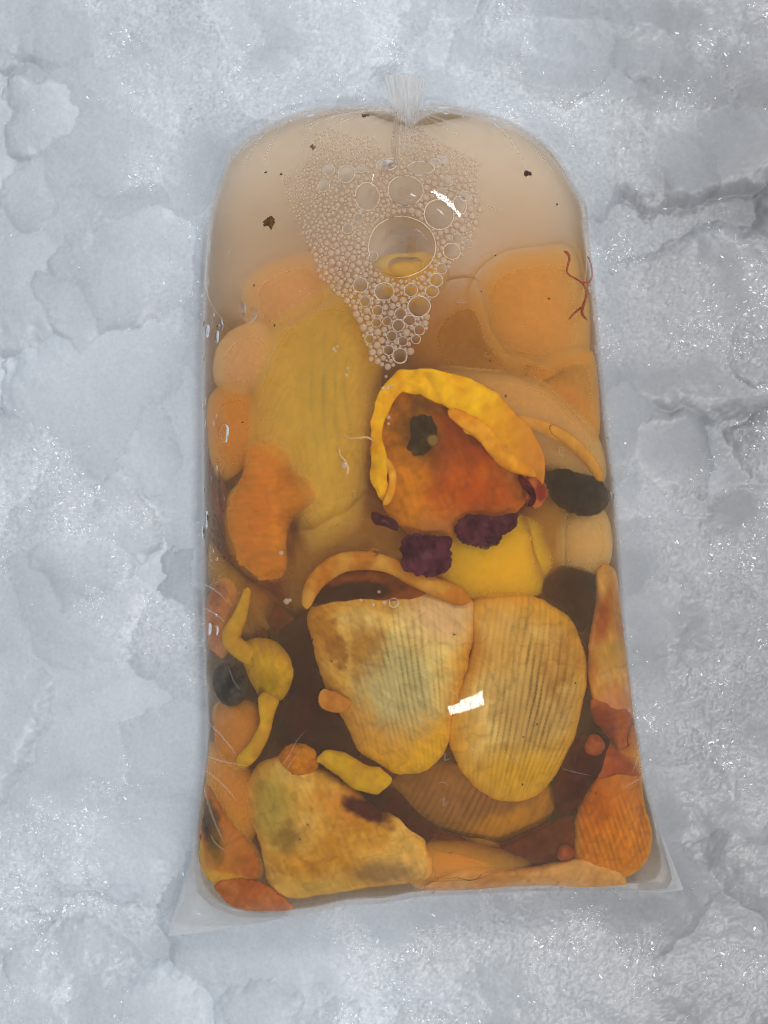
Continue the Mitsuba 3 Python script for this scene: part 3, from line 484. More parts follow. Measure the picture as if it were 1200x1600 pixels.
piece(h + '__nub', [(434, 1190), (445, 1170), (468, 1164), (492, 1176), (496, 1200), (478, 1216), (450, 1214)], .0006, .012, mottled((206, 134, 36), (190, 116, 30), 12, 49, .1), bump=.0014, bump_f=210, na=160, nr=40, rough_edge=.07)
strand(h + '__yellow_edge', [(495, 1190, 10, .0016), (530, 1192, 17, .0014), (560, 1212, 20, .0012), (590, 1220, 20, .0014), (612, 1218, 12, .003)], mottled((206, 160, 40), (196, 146, 50), 20, 50), ns=18, bump=.0014, bump_f=190)
h = meat('orange piece with yellow rim in the lower left tip of the bag')
piece(h, [(318, 1230), (345, 1262), (380, 1300), (408, 1350), (402, 1386), (350, 1400), (314, 1380), (304, 1330), (310, 1270)], .0012, .010, with_blots(mottled((190, 112, 40), (172, 92, 30), 30, 51), (328, 1300, 17, 46, (58, 30, 30), dict(rot=-14, wob=.5)), (345, 1380, 60, 14, (210, 164, 50), dict(rot=5, wob=.4)), (308, 1350, 10, 30, (206, 160, 60))), bump=.0012, bump_f=120, na=260, nr=60, soft='orange_flesh', core=.95, soft_in=.0011, soft_out=1.03)
h = meat('orange sliver along the bottom left seam under the corner piece')
piece(h, [(335, 1388), (380, 1370), (430, 1390), (455, 1426), (410, 1431), (362, 1424)], .0006, .008, mottled((190, 116, 56), (176, 96, 40), 20, 52), rough_edge=.08)

# -- the bottom and lower right
h = meat('grey tan ribbed piece behind and below the heart-shaped piece')
sB = lambda U, V: (U - 700 + (V - 1230) * .45, V)
piece(h, [(610, 1230), (660, 1190), (760, 1200), (850, 1210), (872, 1250), (858, 1290), (812, 1322), (765, 1326), (700, 1304), (630, 1270)], .0115, .010,
      ribs(with_blots(mottled((170, 118, 66), (156, 104, 56), 40, 53), (790, 1290, 80, 22, (206, 140, 34), dict(rot=-14, soft=.6)), (860, 1240, 26, 50, (196, 132, 44), dict(soft=.7))), sB, 11, (84, 52, 26), lambda U, V: bump_at(U, V, 720, 1255, 80, 50), .7, .1), bump=.0007, na=360, nr=70)
h = meat('orange finely ribbed piece in the lower right corner of the bag')
sS = lambda U, V: (U - 960 + (V - 1290) * -.35, V)
colS = ribs(with_blots(rimmed(mottled((210, 130, 34), (196, 112, 24), 60, 54), (206, 150, 66), .8), (925, 1240, 40, 50, (190, 104, 20), dict(soft=.7)), (980, 1200, 30, 60, (196, 118, 44), dict(soft=.8))), sS, 9, (124, 62, 10), lambda U, V: bump_at(U, V, 965, 1300, 60, 60), .6, .1)
piece(h, [(902, 1262), (930, 1216), (975, 1190), (1004, 1200), (1016, 1260), (1030, 1310), (1026, 1350), (1000, 1380), (950, 1387), (910, 1376), (898, 1320)], .0012, .016, colS, bump=.0008, na=420, nr=90, relief=lambda U, V, r: .0003 * np.cos(sS(U, V)[0] / 9 * 2 * np.pi) * bump_at(U, V, 965, 1300, 60, 60))
h = meat('dark maroon piece between the heart-shaped piece and the orange lower right one')
piece(h, [(866, 1240), (885, 1180), (915, 1150), (955, 1160), (965, 1190), (930, 1226), (905, 1262), (880, 1275)], .0034, .012, mottled((74, 30, 22), (92, 44, 28), 30, 55, .2))
h = meat('rust coloured piece at the right edge above the orange ribbed corner piece')
piece(h, [(930, 1180), (960, 1160), (1002, 1180), (1012, 1230), (960, 1216), (930, 1214)], .0030, .012, mottled((176, 96, 50), (160, 78, 36), 30, 56))
h = meat('blurred orange piece at the middle of the bottom seam')
piece(h, [(670, 1320), (720, 1310), (790, 1326), (820, 1352), (790, 1376), (720, 1390), (670, 1376)], .0030, .010, with_blots(mottled((200, 120, 50), (184, 100, 34), 30, 57), (705, 1345, 40, 20, (210, 130, 46), dict(soft=.8))), soft='orange_flesh', core=0.8)
h = meat('pale tan piece along the bottom seam, right of the middle')
piece(h, [(660, 1392), (690, 1366), (760, 1352), (840, 1350), (905, 1340), (970, 1366), (985, 1386), (850, 1389), (760, 1394), (690, 1397)], .0006, .010, mottled((206, 150, 88), (200, 136, 66), 30, 58))
h = meat('maroon piece behind the bottom seam, right of the middle')
piece(h, [(640, 1290), (700, 1300), (780, 1318), (850, 1290), (900, 1280), (905, 1340), (850, 1366), (780, 1370), (680, 1330)], .0056, .010, mottled((120, 60, 34), (100, 48, 26), 30, 59, .2))
nod = mottled((168, 92, 52), (150, 76, 40), 12, 60)
for k, (u, v, r, lab) in enumerate([(930, 1166, 17, 'small glassy pink nodule at lower right edge of the heart-shaped piece'), (884, 1334, 14, 'small round pink nodule above the bottom seam beside the orange ribbed piece')]):
    an = np.arange(9) * 2 * np.pi / 9
    hk = 'nodule' + (f'_{k:03d}' if k else '')
    piece(hk, np.stack([u + r * (1 + .12 * np.sin(3 * an + k)) * np.cos(an), v + r * np.sin(an)], 1), .0018, .008, nod, na=100, nr=30, label=lab, cat='shellfish')

# -- dark backing deeper in the liquid, added to darken the gaps between pieces
deep = [('dark maroon backing added for the shaded gap between yellow bulb and heart-shaped piece', [(430, 990), (480, 960), (510, 1080), (560, 1190), (520, 1210), (450, 1190), (420, 1140), (440, 1080)], .0068, (70, 24, 16), (50, 16, 12)),
        ('dark brown backing added behind the gap between the two orange pieces mid bag', [(470, 830), (520, 770), (580, 790), (640, 850), (600, 900), (520, 900), (460, 950), (440, 930)], .0085, (96, 44, 10), (70, 30, 8)),
        ('dark brown backing added in the gap at right above the pale folded piece', [(850, 900), (900, 885), (940, 905), (930, 960), (912, 990), (880, 950), (850, 930)], .0060, (66, 34, 16), (46, 24, 12)),
        ('brown shadow added as flesh deep behind the foam tip and the orange veined piece', [(660, 480), (740, 440), (790, 540), (840, 590), (740, 600), (660, 560)], .0125, (120, 74, 26), (104, 60, 20)),  # soft shadow beside the foam, put in as a brown body
        ('brown piece deep at the right below the orange veined piece', [(780, 560), (880, 570), (940, 560), (944, 620), (880, 610), (800, 596)], .0110, (126, 76, 24), (110, 64, 20)),
        ('olive brown piece deep at right of the bright yellow one', [(830, 800), (870, 780), (890, 830), (870, 900), (830, 900)], .0075, (110, 74, 24), (90, 56, 18)),
        ('maroon piece deep at the left edge beside the ragged orange one', [(324, 700), (350, 740), (350, 860), (400, 940), (440, 920), (470, 980), (400, 1010), (326, 960), (322, 820)], .0085, (130, 62, 30), (104, 46, 24)),
        ('dark maroon piece low in front of the bottom seam', [(600, 1230), (660, 1280), (700, 1320), (660, 1330), (620, 1280), (560, 1240)], .0052, (84, 36, 26), (62, 26, 20))]
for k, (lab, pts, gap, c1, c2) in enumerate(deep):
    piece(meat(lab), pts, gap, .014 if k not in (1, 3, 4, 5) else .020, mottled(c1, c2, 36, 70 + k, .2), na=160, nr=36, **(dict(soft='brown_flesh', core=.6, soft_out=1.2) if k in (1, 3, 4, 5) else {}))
piece(meat('yellow piece seen through the largest bubble of the foam'), [(590, 410), (640, 395), (690, 405), (690, 440), (640, 470), (600, 450)], .0118, .014, mottled((238, 184, 40), (226, 168, 36), 30, 91), na=120, nr=30, soft='yellow_flesh', core=.8)
fill = [('amber flesh filling the left side between the two ragged orange pieces', [(326, 620), (370, 600), (400, 660), (380, 720), (340, 740), (322, 690)], .0080, 'orange_flesh', (176, 90, 24)),
        ('amber flesh at the left edge below the ragged orange piece', [(326, 860), (400, 900), (440, 940), (400, 985), (340, 960), (322, 900)], .0090, 'orange_flesh', (150, 66, 22)),
        ('tan flesh at the right edge under the orange veined piece', [(860, 560), (930, 550), (945, 620), (935, 680), (880, 640), (830, 590)], .0095, 'orange_flesh', (150, 90, 36)),
        ('orange flesh behind the bright yellow piece mid bag', [(640, 860), (700, 840), (720, 920), (640, 930), (560, 880)], .0110, 'orange_flesh', (150, 80, 20)),
        ('orange flesh between the bumpy tan lump and the bottom seam', [(640, 1340), (720, 1330), (800, 1350), (860, 1380), (760, 1390), (660, 1394)], .0060, 'orange_flesh', (180, 96, 34)),
        ('rust flesh at lower right edge beside the orange ribbed piece', [(965, 1120), (1000, 1140), (1015, 1230), (990, 1210), (950, 1170)], .0050, 'orange_flesh', (170, 84, 34)),
        ('rust flesh low at the left edge above the corner piece', [(322, 1180), (370, 1190), (400, 1240), (385, 1310), (340, 1260), (315, 1220)], .0050, 'orange_flesh', (176, 90, 40))]
for k, (lab, pts, gap, med, c1) in enumerate(fill):
    piece(meat(lab), pts, gap, .014, mottled(c1, tuple(.8 * np.array(c1)), 36, 120 + k, .2), na=140, nr=30, soft=med, core=.7)
h = meat('broad brown backing added deep in the lower half of the bag to darken gaps')
piece(h, [(345, 700), (500, 640), (700, 600), (900, 640), (935, 800), (960, 1000), (985, 1200), (1000, 1330), (800, 1350), (600, 1365), (400, 1385), (340, 1330), (345, 1100), (340, 900)], .017, .020, mottled((120, 50, 18), (76, 26, 12), 70, 90, .2), bump=.004, bump_f=40, na=300, nr=60, shape=3)  # backing added to make the gaps between the pieces dark

# ------------------------------------------------------------------ on the film: foam, drops, creases, the tied neck and the empty corners
def film_pt(u, v, e=.0015):
    u, v = np.atleast_1d(np.asarray(u, float)), np.atleast_1d(np.asarray(v, float)); z = np.full(u.shape, ZE + .02)
    for _ in range(5):
        x, y = (u - 600) * K * (CAM_H - z), (800 - v) * K * (CAM_H - z); z = film_z(x, y)
    n = np.stack([-(film_z(x + e, y) - film_z(x - e, y)) / 2 / e, -(film_z(x, y + e) - film_z(x, y - e)) / 2 / e, np.ones_like(z)], -1)
    return np.stack([x, y, z], -1), n / np.linalg.norm(n, axis=-1, keepdims=True)
def frame(n):
    a = np.cross(n, [0, 1, 0.001]); a /= np.linalg.norm(a); return np.stack([a, np.cross(n, a), n], 1)
ICO = {k: trimesh.creation.icosphere(subdivisions=k) for k in (1, 2, 3, 4)}

# foam: air bubbles pressed against the inside of the film
FOAM = np.array([(492, 208), (515, 196), (545, 212), (585, 212), (598, 236), (612, 262), (626, 262), (626, 205), (640, 192), (662, 200), (690, 222), (722, 238), (752, 250), (742, 285), (752, 320), (742, 368), (724, 396), (704, 412), (690, 434),
                 (678, 455), (666, 480), (672, 508), (650, 535), (634, 564), (605, 573), (578, 560), (570, 530), (558, 498), (545, 474), (500, 432), (490, 400), (478, 375), (462, 345), (450, 312), (443, 276), (470, 262), (488, 236)], float)
BIG = [(627, 385, 53, 51), (633, 297, 27, 27), (574, 307, 18, 23), (686, 334, 23, 25), (541, 271, 13, 15), (514, 265, 9, 9), (505, 290, 9, 10), (604, 256, 16, 12), (657, 262, 21, 13), (719, 320, 10, 15), (681, 254, 8, 8), (706, 392, 13, 13), (728, 306, 9, 8),
       (655, 478, 17, 16), (600, 455, 15, 14), (563, 445, 11, 11), (642, 453, 10, 10), (626, 490, 9, 9), (625, 556, 11, 11), (607, 547, 8, 8), (590, 485, 8, 8), (622, 508, 9, 9), (640, 500, 9, 8), (675, 455, 10, 9), (682, 437, 10, 10), (543, 357, 8, 8), (612, 525, 8, 8), (570, 470, 8, 8), (655, 515, 8, 8), (650, 530, 7, 7), (690, 420, 8, 8), (715, 372, 8, 8), (565, 263, 8, 7), (694, 250, 7, 7), (583, 400, 7, 7), (560, 340, 7, 7), (700, 282, 8, 8), (690, 300, 7, 7)]
def foam():
    import shapely
    poly = shapely.Polygon(FOAM).buffer(0); r4 = np.random.default_rng(12)
    P = [(u, v, max(a, b)) for u, v, a, b in BIG]; E = [(a, b) for u, v, a, b in BIG]
    def inside_big(u, v, r):
        return any(((u - U) / (a + r * .75)) ** 2 + ((v - V) / (b + r * .75)) ** 2 < 1 for (U, V, _), (a, b) in zip(P[:len(BIG)], E[:len(BIG)]))
    grid = {}
    def ok(u, v, r):
        gx, gy = int(u // 16), int(v // 16)
        for i in range(gx - 1, gx + 2):
            for j in range(gy - 1, gy + 2):
                for (U, V, R) in grid.get((i, j), ()):
                    if (u - U) ** 2 + (v - V) ** 2 < (.93 * (r + R)) ** 2: return False
        return True
    for r, tries in ((7.5, 500), (6, 1500), (5, 3000), (4.2, 5000), (3.5, 8000), (2.9, 14000), (2.3, 22000)):
        c = np.stack([r4.uniform(440, 756, tries), r4.uniform(190, 576, tries)], 1); c = c[shapely.contains_xy(poly, c[:, 0], c[:, 1])]
        for u, v in c:
            fine = max(sstep(500, 455, u) if False else float(sstep(520, 462, u) if u < 520 else 0), float(sstep(300, 230, v)) * .8, float(sstep(735, 752, u)) * .5)
            low = float(sstep(430, 520, v))
            big = 3.2 + 2.0 * float(nz(u / 40, v / 40, 0, 5, 2)) * 1.6 + 2.0 * low - 2.4 * fine + (1.5 if u > 640 and v > 300 else 0)
            rr = r * r4.uniform(.9, 1.1)
            if rr > max(big, 2.4) or not ok(u, v, rr) or inside_big(u, v, rr): continue
            grid.setdefault((int(u // 16), int(v // 16)), []).append((u, v, rr)); P.append((u, v, rr)); E.append((rr, rr))
    # a few stray ones below the foam
    for u, v, r in [(521, 545, 3), (527, 541, 2.4), (524, 549, 2.2), (543, 575, 2.4), (541, 586, 3), (598, 606, 3), (606, 606, 3.4), (612, 603, 2.6), (607, 652, 3.2), (607, 662, 2.4), (603, 588, 2.6), (615, 942, 7), (600, 942, 4), (583, 945, 3), (564, 938, 2.5), (592, 925, 2.5), (538, 727, 6), (446, 940, 5), (452, 938, 3), (438, 864, 4)]:
        P.append((u, v, r)); E.append((r, r))
    P, E = np.array(P), np.array(E); o = np.argsort(-P[:, 2], kind='stable'); P, E = P[o], E[o]
    pt, nn = film_pt(P[:, 0], P[:, 1])
    more_v, more_f, at = [], [], 0
    for k in range(len(P)):
        ra, rb = E[k] * K * (CAM_H - pt[k, 2]); r = max(ra, rb)
        deep_ = .9 * r if r < .003 else .0027 + .45 * (r - .003)
        ico = ICO[4 if k < 8 else 3 if k < 60 else 2 if k < 700 else 1]; v = np.array(ico.vertices)
        clear = P[k, 2] > 6.5
        if clear:
            flat_ = np.where(v[:, 2] > .55, .55 + (v[:, 2] - .55) * .25, v[:, 2])
            v = np.stack([v[:, 0] * ra, v[:, 1] * rb, (flat_ - .66) * deep_ - .00012], 1)
        else:
            v = np.stack([v[:, 0] * ra, v[:, 1] * rb, (v[:, 2] - 1) * .75 * r - .00012], 1)
        wob = 1 + (.07 if k < 60 else .03) * (nz(v[:, 0] / r + k * 7, v[:, 1] / r, v[:, 2] / r, 6, 2) - .5)[:, None] * 2
        v[:, :2] *= wob
        w = v @ frame(nn[k]).T + pt[k]
        f = np.array(ico.faces); key = 'foam__bubble' + (f'_{k:03d}' if k else '')
        if k < 290:
            scene[key] = mikit.ply(trimesh.Trimesh(w, f, process=False), ('wide_bubble_mat' if k < 5 else 'bubble_mat') if clear else 'pearl_mat', smooth=True, **({'exterior': MREF} if clear else {}))
            if clear:
                n1, n2 = 40, 6; th = np.arange(n1) * 2 * np.pi / n1; ph = np.arange(n2) * 2 * np.pi / n2; tr = min(.07 * r, .00020)
                wb = 1 + .07 * (nz(np.cos(th) + k * 7, np.sin(th), 0 * th, 6, 2) - .5) * 2
                tv = np.stack([((ra * wb + tr * .6)[:, None] + tr * np.cos(ph)) * np.cos(th)[:, None], ((rb * wb + tr * .6)[:, None] + tr * np.cos(ph)) * np.sin(th)[:, None], -.00012 - 1.6 * tr + tr * np.sin(ph) + 0 * th[:, None]], -1).reshape(-1, 3)
                i1 = np.arange(n1)[:, None]; i2 = np.arange(n2); q0, q1, q2, q3 = i1 * n2 + i2, ((i1 + 1) % n1) * n2 + i2, ((i1 + 1) % n1) * n2 + (i2 + 1) % n2, i1 * n2 + (i2 + 1) % n2
                tf = np.concatenate([np.stack([q0, q1, q2], -1).reshape(-1, 3), np.stack([q0, q2, q3], -1).reshape(-1, 3)])
                scene[key + '__rim'] = mikit.ply(trimesh.Trimesh(tv @ frame(nn[k]).T + pt[k], tf, process=False), 'rim_mat', smooth=True)
        else:
            more_v.append(w); more_f.append(f + at); at += len(w)
    scene['foam__small_bubbles'] = mikit.ply(trimesh.Trimesh(np.vstack(more_v), np.vstack(more_f), process=False), 'pearl_mat', smooth=True)
    labels['foam'] = {'label': 'wedge of clear air bubbles under the film below the knot', 'category': 'foam'}
    labels['foam__small_bubbles'] = {'label': 'fine bubbles packed between the larger ones', 'kind': 'stuff'}
    labels['foam__bubble'] = {'label': 'largest bubble with a yellow piece showing through it'}
    print('bubbles', len(P))
foam()

# condensation: drops of water on the outside
DR = []
r5 = np.random.default_rng(21)
MARKS = [(600, 200, 'the knot'), (400, 300, 'the left shoulder'), (840, 280, 'the right shoulder'), (610, 500, 'the tip of the foam'), (430, 450, 'the orange piece under the foam'), (370, 560, 'the leftmost blurred orange piece'), (480, 640, 'the long yellow ribbed piece'),
         (840, 470, 'the orange piece with red veins'), (850, 640, 'the tan folded piece'), (660, 690, 'the dark round spot'), (700, 850, 'the purple flaps'), (800, 880, 'the bright yellow piece'), (410, 790, 'the ragged orange piece'), (905, 770, 'the dark brown lump'), (910, 850, 'the pale tan piece'), (580, 880, 'the arched lip'),
         (600, 1060, 'the left ribbed lobe'), (820, 1090, 'the right ribbed lobe'), (360, 960, 'the tail of the yellow bulb'), (420, 1050, 'the yellow bulb'), (350, 1075, 'the dark grey ball'), (365, 1150, 'the reddish orange piece'), (960, 1000, 'the pale folded piece'), (965, 1150, 'the pale ruffle'), (470, 1195, 'the round nub'),
         (500, 1310, 'the bumpy tan lump'), (340, 1330, 'the lower left tip'), (760, 1290, 'the grey tan ribbed piece'), (960, 1290, 'the orange corner piece'), (740, 1360, 'the middle of the seam'), (900, 1210, 'the dark maroon piece'), (920, 1380, 'the right end of the seam'), (560, 1400, 'the left half of the seam')]
def near(u, v): return min(MARKS, key=lambda m: (m[0] - u) ** 2 + (m[1] - v) ** 2)[2]
def drop(u, v, a, b, label, rot=0, group='condensation drops on the bag'):
    k = len(DR); key = 'water_drop' + (f'_{k:03d}' if k else ''); DR.append(key)
    p, n = film_pt(u, v); p, n = p[0], n[0]
    ra, rb = a * S, b * S; h = .45 * min(ra, rb)
    ico = ICO[2 if max(a, b) < 6 else 3]; w = np.array(ico.vertices)
    z = np.where(w[:, 2] > 0, w[:, 2] * h, w[:, 2] * .00005) + .00012
    wob = 1 + .25 * (nz(w[:, 0] * 1.2 + k * 3.1, w[:, 1] * 1.2, 0, 7, 2) - .5) * 2
    c, s_ = math.cos(rot), math.sin(rot); X, Y = w[:, 0] * ra * wob, w[:, 1] * rb * wob * np.where(w[:, 1] > 0, 1.25, .85)
    v_ = np.stack([c * X - s_ * Y, s_ * X + c * Y, z], 1) @ frame(n).T + p
    scene[key] = mikit.ply(trimesh.Trimesh(v_, ico.faces, process=False), 'water_mat', smooth=True)
    if k > 7: label = label.replace(' of the bag', '') + ', ' + ('round' if b < 1.3 * a else 'long') + ', by ' + near(u, v)
    labels[key] = {'label': label, 'category': 'water drop', 'group': group}
drop(352, 674, 9, 14, 'large teardrop of water near the left edge beside the yellow ribbed piece')
drop(392, 490, 13, 10, 'wide flat water drop over the orange piece below upper left shoulder', .4)
drop(378, 480, 7, 9, 'water drop touching the left of the wide flat drop', .2)
drop(583, 864, 9, 6, 'lone water drop above the arched lip of the heart-shaped piece', .3)
drop(877, 705, 4, 7, 'clear water drop over the tan folded piece at right')
drop(692, 168, 9, 6, 'water drop on the top of the right shoulder beside the knot')
drop(771, 186, 7, 5, 'water drop further right on the right shoulder')
drop(380, 492, 5, 4, 'small water drop under the wide flat drop', .8)
LE = lambda v: float(np.interp(v, [380, 500, 700, 900, 1000, 1100, 1140, 1200, 1320], [324, 317, 316, 316, 318, 322, 323, 318, 303]))
RE = lambda v: float(np.interp(v, [300, 345, 420, 500, 600, 680, 760, 830, 920, 1000, 1080, 1160, 1235, 1290], [904, 917, 926, 934, 942, 950, 961, 966, 972, 978, 988, 1000, 1013, 1027]))
for v in np.sort(r5.uniform(385, 1010, 46)):
    r = 1.5 + 5.5 * r5.random() ** 3; drop(LE(v) + 2 + 34 * r5.random() ** 2, v, r, r * r5.uniform(1.1, 1.9), 'small water drop along the left edge of the bag', r5.normal(0, .25))
for v in np.sort(r5.uniform(420, 1180, 60)):
    r = 1.2 + 3.2 * r5.random() ** 4; drop(RE(v) - 2 - 16 * r5.random() ** 3, v, r, r * r5.uniform(1.0, 1.6), 'tiny water drop along the right edge of the bag')
for u in np.sort(r5.uniform(420, 900, 30)):
    v0 = float(np.interp(u, [400, 440, 478, 520, 600, 695, 735, 775, 815, 850, 880, 904], [208, 186, 173, 166, 164, 164, 172, 183, 200, 222, 255, 300])) + 3
    r = 1.5 + 4 * r5.random() ** 3; drop(u, v0 + 12 * r5.random() ** 2, r * 1.2, r, 'small water drop along the top shoulders of the bag')
for k in range(70):
    u, v = r5.uniform(345, 940), r5.uniform(420, 1370)
    r = 1.0 + 2.4 * r5.random() ** 3; drop(u, v, r, r * r5.uniform(1, 1.8), 'tiny water drop on the front of the bag', r5.normal(0, .8))
for u in np.sort(r5.uniform(560, 980, 16)):
    r = 1.5 + 3 * r5.random() ** 3; drop(u, float(np.interp(u, [545, 600, 640, 700, 980], [1412, 1409, 1401, 1396, 1389])) - 4, r * 1.3, r, 'small water drop along the bottom seam of the bag')

# specks floating under the film
def speck(u, v, a, b, col, label, k, group=None):
    an = np.arange(10) * 2 * np.pi / 10; q = np.random.default_rng(40 + k); j = q.uniform(.6, 1.3, 10)
    piece('food_speck' + (f'_{k:03d}' if k else ''), np.stack([u + a * j * np.cos(an), v + b * j * np.sin(an)], 1), .0009, .0016, mottled(col, tuple(.6 * np.array(col)), 6, k, .3), bump=.0003, bump_f=500, na=40, nr=8, rough_edge=.2, seed=k, label=label, cat='speck', group=group)
speck(421, 348, 8, 10, (120, 84, 36), 'brown speck floating under the film, left of the foam', 0)
speck(823, 273, 6, 5, (84, 54, 34), 'dark speck under the film on the right shoulder', 1)
speck(490, 232, 4, 5, (150, 112, 80), 'brown speck just above the left edge of the foam', 2)
speck(571, 183, 7, 3, (160, 120, 90), 'brown speck on the left shoulder near the knot', 3)
for k in range(4, 34):
    u, v = r5.uniform(340, 930), r5.uniform(210, 1370)
    speck(u, v, r5.uniform(1.0, 2.2), r5.uniform(1.0, 2.2), (130, 92, 56), 'tiny brown speck floating under the film by ' + near(u, v), k, 'tiny specks in the liquid')
strand('tissue_thread', [(536, 676, 1.4, .001), (548, 686, 1.6, .0008), (566, 684, 1.6, .0008), (584, 690, 1.8, .0012)], mottled((214, 176, 130), (206, 160, 110), 8, 80), ns=8, label='thin pale thread left of the open orange piece', cat='thread')
strand('tissue_thread_001', [(531, 700, 1.2, .001), (534, 714, 1.8, .0008), (540, 720, 1.6, .0008), (544, 736, 2.2, .0009), (540, 746, 1.2, .001)], mottled((214, 176, 130), (206, 160, 110), 8, 81), ns=8, label='thin curled thread below the pale thread, mid bag', cat='thread')

# creases standing out of the film
N_CR = [0]
def crease(path, hw=1.1, mat='crease_mat', tall=.8):
    k = N_CR[0]; N_CR[0] += 1
    P = np.array(path, float); d = np.r_[0, np.cumsum(np.hypot(*np.diff(P, axis=0).T))]; n = max(6, int(d[-1] / 2.5)); tt = np.linspace(0, d[-1], n)
    from scipy.interpolate import PchipInterpolator
    uv = PchipInterpolator(d, P)(tt); p, nn = film_pt(uv[:, 0], uv[:, 1])
    tg = np.gradient(p, axis=0); tg /= np.linalg.norm(tg, axis=1, keepdims=True); sd = np.cross(nn, tg)
    w = hw * S * np.sin(np.pi * np.clip(tt / d[-1], .02, .98)) ** .6
    ph = np.linspace(0, np.pi, 6)
    v = (p[:, None] + sd[:, None] * (w[:, None] * np.cos(ph))[..., None] + nn[:, None] * (w[:, None] * tall * np.sin(ph) + (.00040 if tall < .5 else .00006))[..., None]).reshape(-1, 3)
    i = np.arange(n - 1)[:, None] * 6 + np.arange(5); f = np.concatenate([np.stack([i, i + 6, i + 7], -1).reshape(-1, 3), np.stack([i, i + 7, i + 1], -1).reshape(-1, 3)])
    scene['plastic_bag__crease' + (f'_{k:03d}' if k else '')] = mikit.ply((v, f), mat, smooth=True)
scene['crease_mat'] = {'type': 'blendbsdf', 'weight': 0.07, 'a': {'type': 'thindielectric', 'int_ior': 1.55},
                       'b': {'type': 'principledthin', 'base_color': {'type': 'rgb', 'value': [.9, .88, .85]}, 'roughness': 0.25, 'diff_trans': 1.0, 'spec_trans': 0.0}}
for c, w in [([(316, 912), (330, 918), (353, 938)], 1.6), ([(317, 950), (335, 958), (353, 975)], 1.6), ([(324, 1128), (345, 1148), (371, 1182)], 1.8), ([(318, 1223), (328, 1262), (350, 1315)], 2.0), ([(320, 1203), (345, 1222), (372, 1255)], 1.6), ([(322, 1180), (350, 1190), (385, 1196)], 1.3), ([(330, 1305), (342, 1322), (356, 1330)], 1.5),
             ([(358, 1040), (364, 1060), (376, 1078)], 1.0), ([(688, 1182), (696, 1178), (694, 1188), (706, 1184)], 1.3), ([(736, 1162), (740, 1176), (744, 1186)], 1.0), ([(686, 1252), (695, 1246), (692, 1258), (702, 1252)], 1.4), ([(804, 1178), (810, 1190), (812, 1196)], 1.0),
             ([(428, 1206), (452, 1180), (462, 1160), (478, 1142)], .9), ([(440, 1212), (456, 1190), (470, 1170)], .8), ([(876, 1200), (905, 1208), (925, 1212)], .8), ([(988, 1208), (994, 1190), (1000, 1172)], 1.2), ([(975, 1232), (990, 1222), (1004, 1216)], 1.2), ([(682, 1225), (692, 1222), (700, 1228)], .9),
             ([(762, 322), (774, 328), (780, 332)], 1.0), ([(712, 470), (722, 473), (730, 470)], 1.0), ([(700, 1080), (712, 1084), (718, 1108)], .6)]:
    crease(c, w)
scene['fold_shade_mat'] = {'type': 'blendbsdf', 'weight': 0.24, 'a': {'type': 'thindielectric', 'int_ior': 1.6},
                     'b': {'type': 'principledthin', 'base_color': {'type': 'rgb', 'value': [.42, .29, .19]}, 'roughness': 0.3, 'diff_trans': 1.0, 'spec_trans': 0.0}}  # brown tint stands in for the shading inside the pleats
for c, w in [([(622, 172), (618, 205), (616, 235), (622, 262)], 1.6), ([(596, 171), (540, 174), (500, 186), (476, 198)], 1.1), ([(832, 218), (862, 244), (890, 290)], 1.0)]:
    crease(c, w * 3.2, 'fold_shade_mat', .22)
for c, w in [([(628, 178), (625, 215), (623, 258)], 2.0), ([(634, 180), (634, 205), (630, 240)], 2.0), ([(612, 172), (560, 176), (508, 186), (470, 200)], 2.2), ([(500, 186), (484, 205), (470, 240)], 1.6), ([(560, 180), (520, 200), (490, 226)], 1.2), ([(548, 178), (518, 200), (496, 226), (482, 262)], 1.0), ([(440, 196), (424, 222), (412, 262)], 1.0), ([(770, 190), (800, 222), (822, 262)], 1.0), ([(650, 178), (668, 172), (700, 178)], 1.8), ([(664, 182), (690, 196), (720, 214)], 1.4),
             ([(396, 214), (380, 228), (362, 250)], 2.0), ([(420, 204), (400, 225), (380, 262)], 1.4), ([(838, 222), (868, 246), (890, 282)], 2.0), ([(800, 200), (836, 232), (864, 270)], 1.4), ([(900, 300), (912, 330), (918, 360)], 1.4)]:
    crease(c, w)

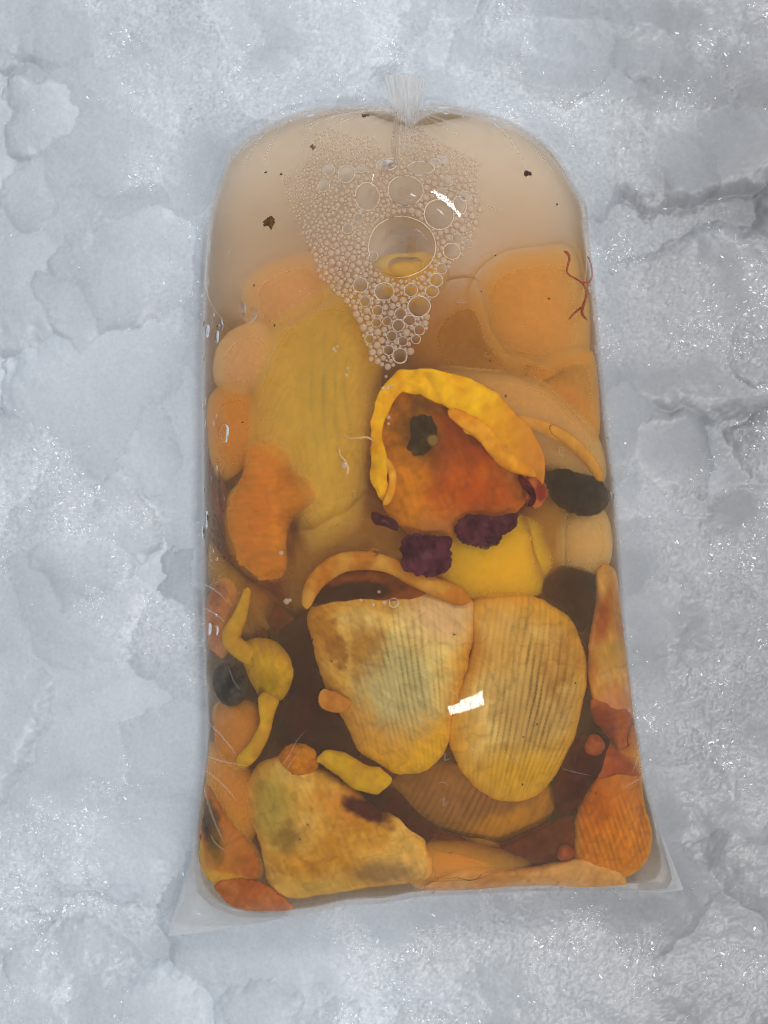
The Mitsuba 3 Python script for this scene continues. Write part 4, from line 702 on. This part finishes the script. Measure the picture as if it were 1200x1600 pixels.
def sheet(key, A, B, za, zb, n=60, m=24, pleat=0.0, seed=0, mat='tail_mat', freq=9):
    """A thin film between the curves A and B given in photograph coordinates, at heights za and zb."""
    def along(P):
        P = np.array(P, float); d = np.r_[0, np.cumsum(np.hypot(*np.diff(P, axis=0).T))]; t = np.linspace(0, d[-1], n); return np.stack([np.interp(t, d, P[:, 0]), np.interp(t, d, P[:, 1])], 1)
    a, b = along(A), along(B); t = np.linspace(0, 1, m)[None, :, None]
    uv = a[:, None] * (1 - t) + b[:, None] * t; z = za + (zb - za) * t[..., 0] + 0 * uv[..., 0]
    s_ = np.linspace(0, 1, n)[:, None]
    z = z + pleat * (2 * np.abs(nz(s_ * freq + 0 * z, t[..., 0] * 1.2 + 0 * z, 0, seed, 3) - .5) * 2 - .5) + .0006 * (nz(uv[..., 0] / 20, uv[..., 1] / 20, 0, seed, 3) - .5)
    p = np.stack([(uv[..., 0] - 600) * K * (CAM_H - z), (800 - uv[..., 1]) * K * (CAM_H - z), z], -1).reshape(-1, 3)
    i = (np.arange(n - 1)[:, None] * m + np.arange(m - 1)).ravel()
    f = np.vstack([np.stack([i, i + m, i + m + 1], 1), np.stack([i, i + m + 1, i + 1], 1)])
    scene[key] = mikit.ply((p, f), mat, smooth=True)
sheet('plastic_bag__gathered_neck', [(620, 188), (640, 192), (652, 186)], [(599, 122), (612, 116), (630, 119), (650, 117), (670, 124)], ZE + .006, ZE + .012, n=160, m=30, pleat=.0013, seed=3, freq=7)
sheet('plastic_bag__gathered_neck_001', [(620, 180), (640, 184), (650, 180)], [(608, 118), (630, 114), (662, 119)], ZE + .002, ZE + .005, n=120, m=30, pleat=.0013, seed=5, freq=6)
sheet('plastic_bag__corner_flap', [(303, 1322), (301, 1358), (308, 1395), (334, 1419), (372, 1433), (410, 1435), (450, 1430)], [(301, 1330), (282, 1395), (262, 1463), (330, 1455), (400, 1444), (452, 1432)], ZE - .001, ZE - .006, pleat=.0016, seed=6, freq=5)
sheet('plastic_bag__corner_flap_001', [(1032, 1304), (1043, 1344), (1050, 1374), (1042, 1388), (1000, 1391)], [(1036, 1308), (1056, 1358), (1068, 1390), (1040, 1394), (1000, 1393)], ZE - .001, ZE - .004, pleat=.0012, seed=7, freq=5)
sheet('plastic_bag__seam', [(960, 1391), (1000, 1392), (1067, 1390)], [(962, 1400), (1005, 1409), (1070, 1414)], ZE - .002, ZE - .005, pleat=.0012, seed=8, freq=4, mat='film_mat')
for k, v in (('gathered_neck', 'gathered clear film above the knot'), ('corner_flap', 'empty frosted lower left corner'), ('corner_flap_001', 'whitish lower right corner'), ('seam', 'clear film strip below the lower right corner')):
    labels['plastic_bag__' + k] = {'label': v}
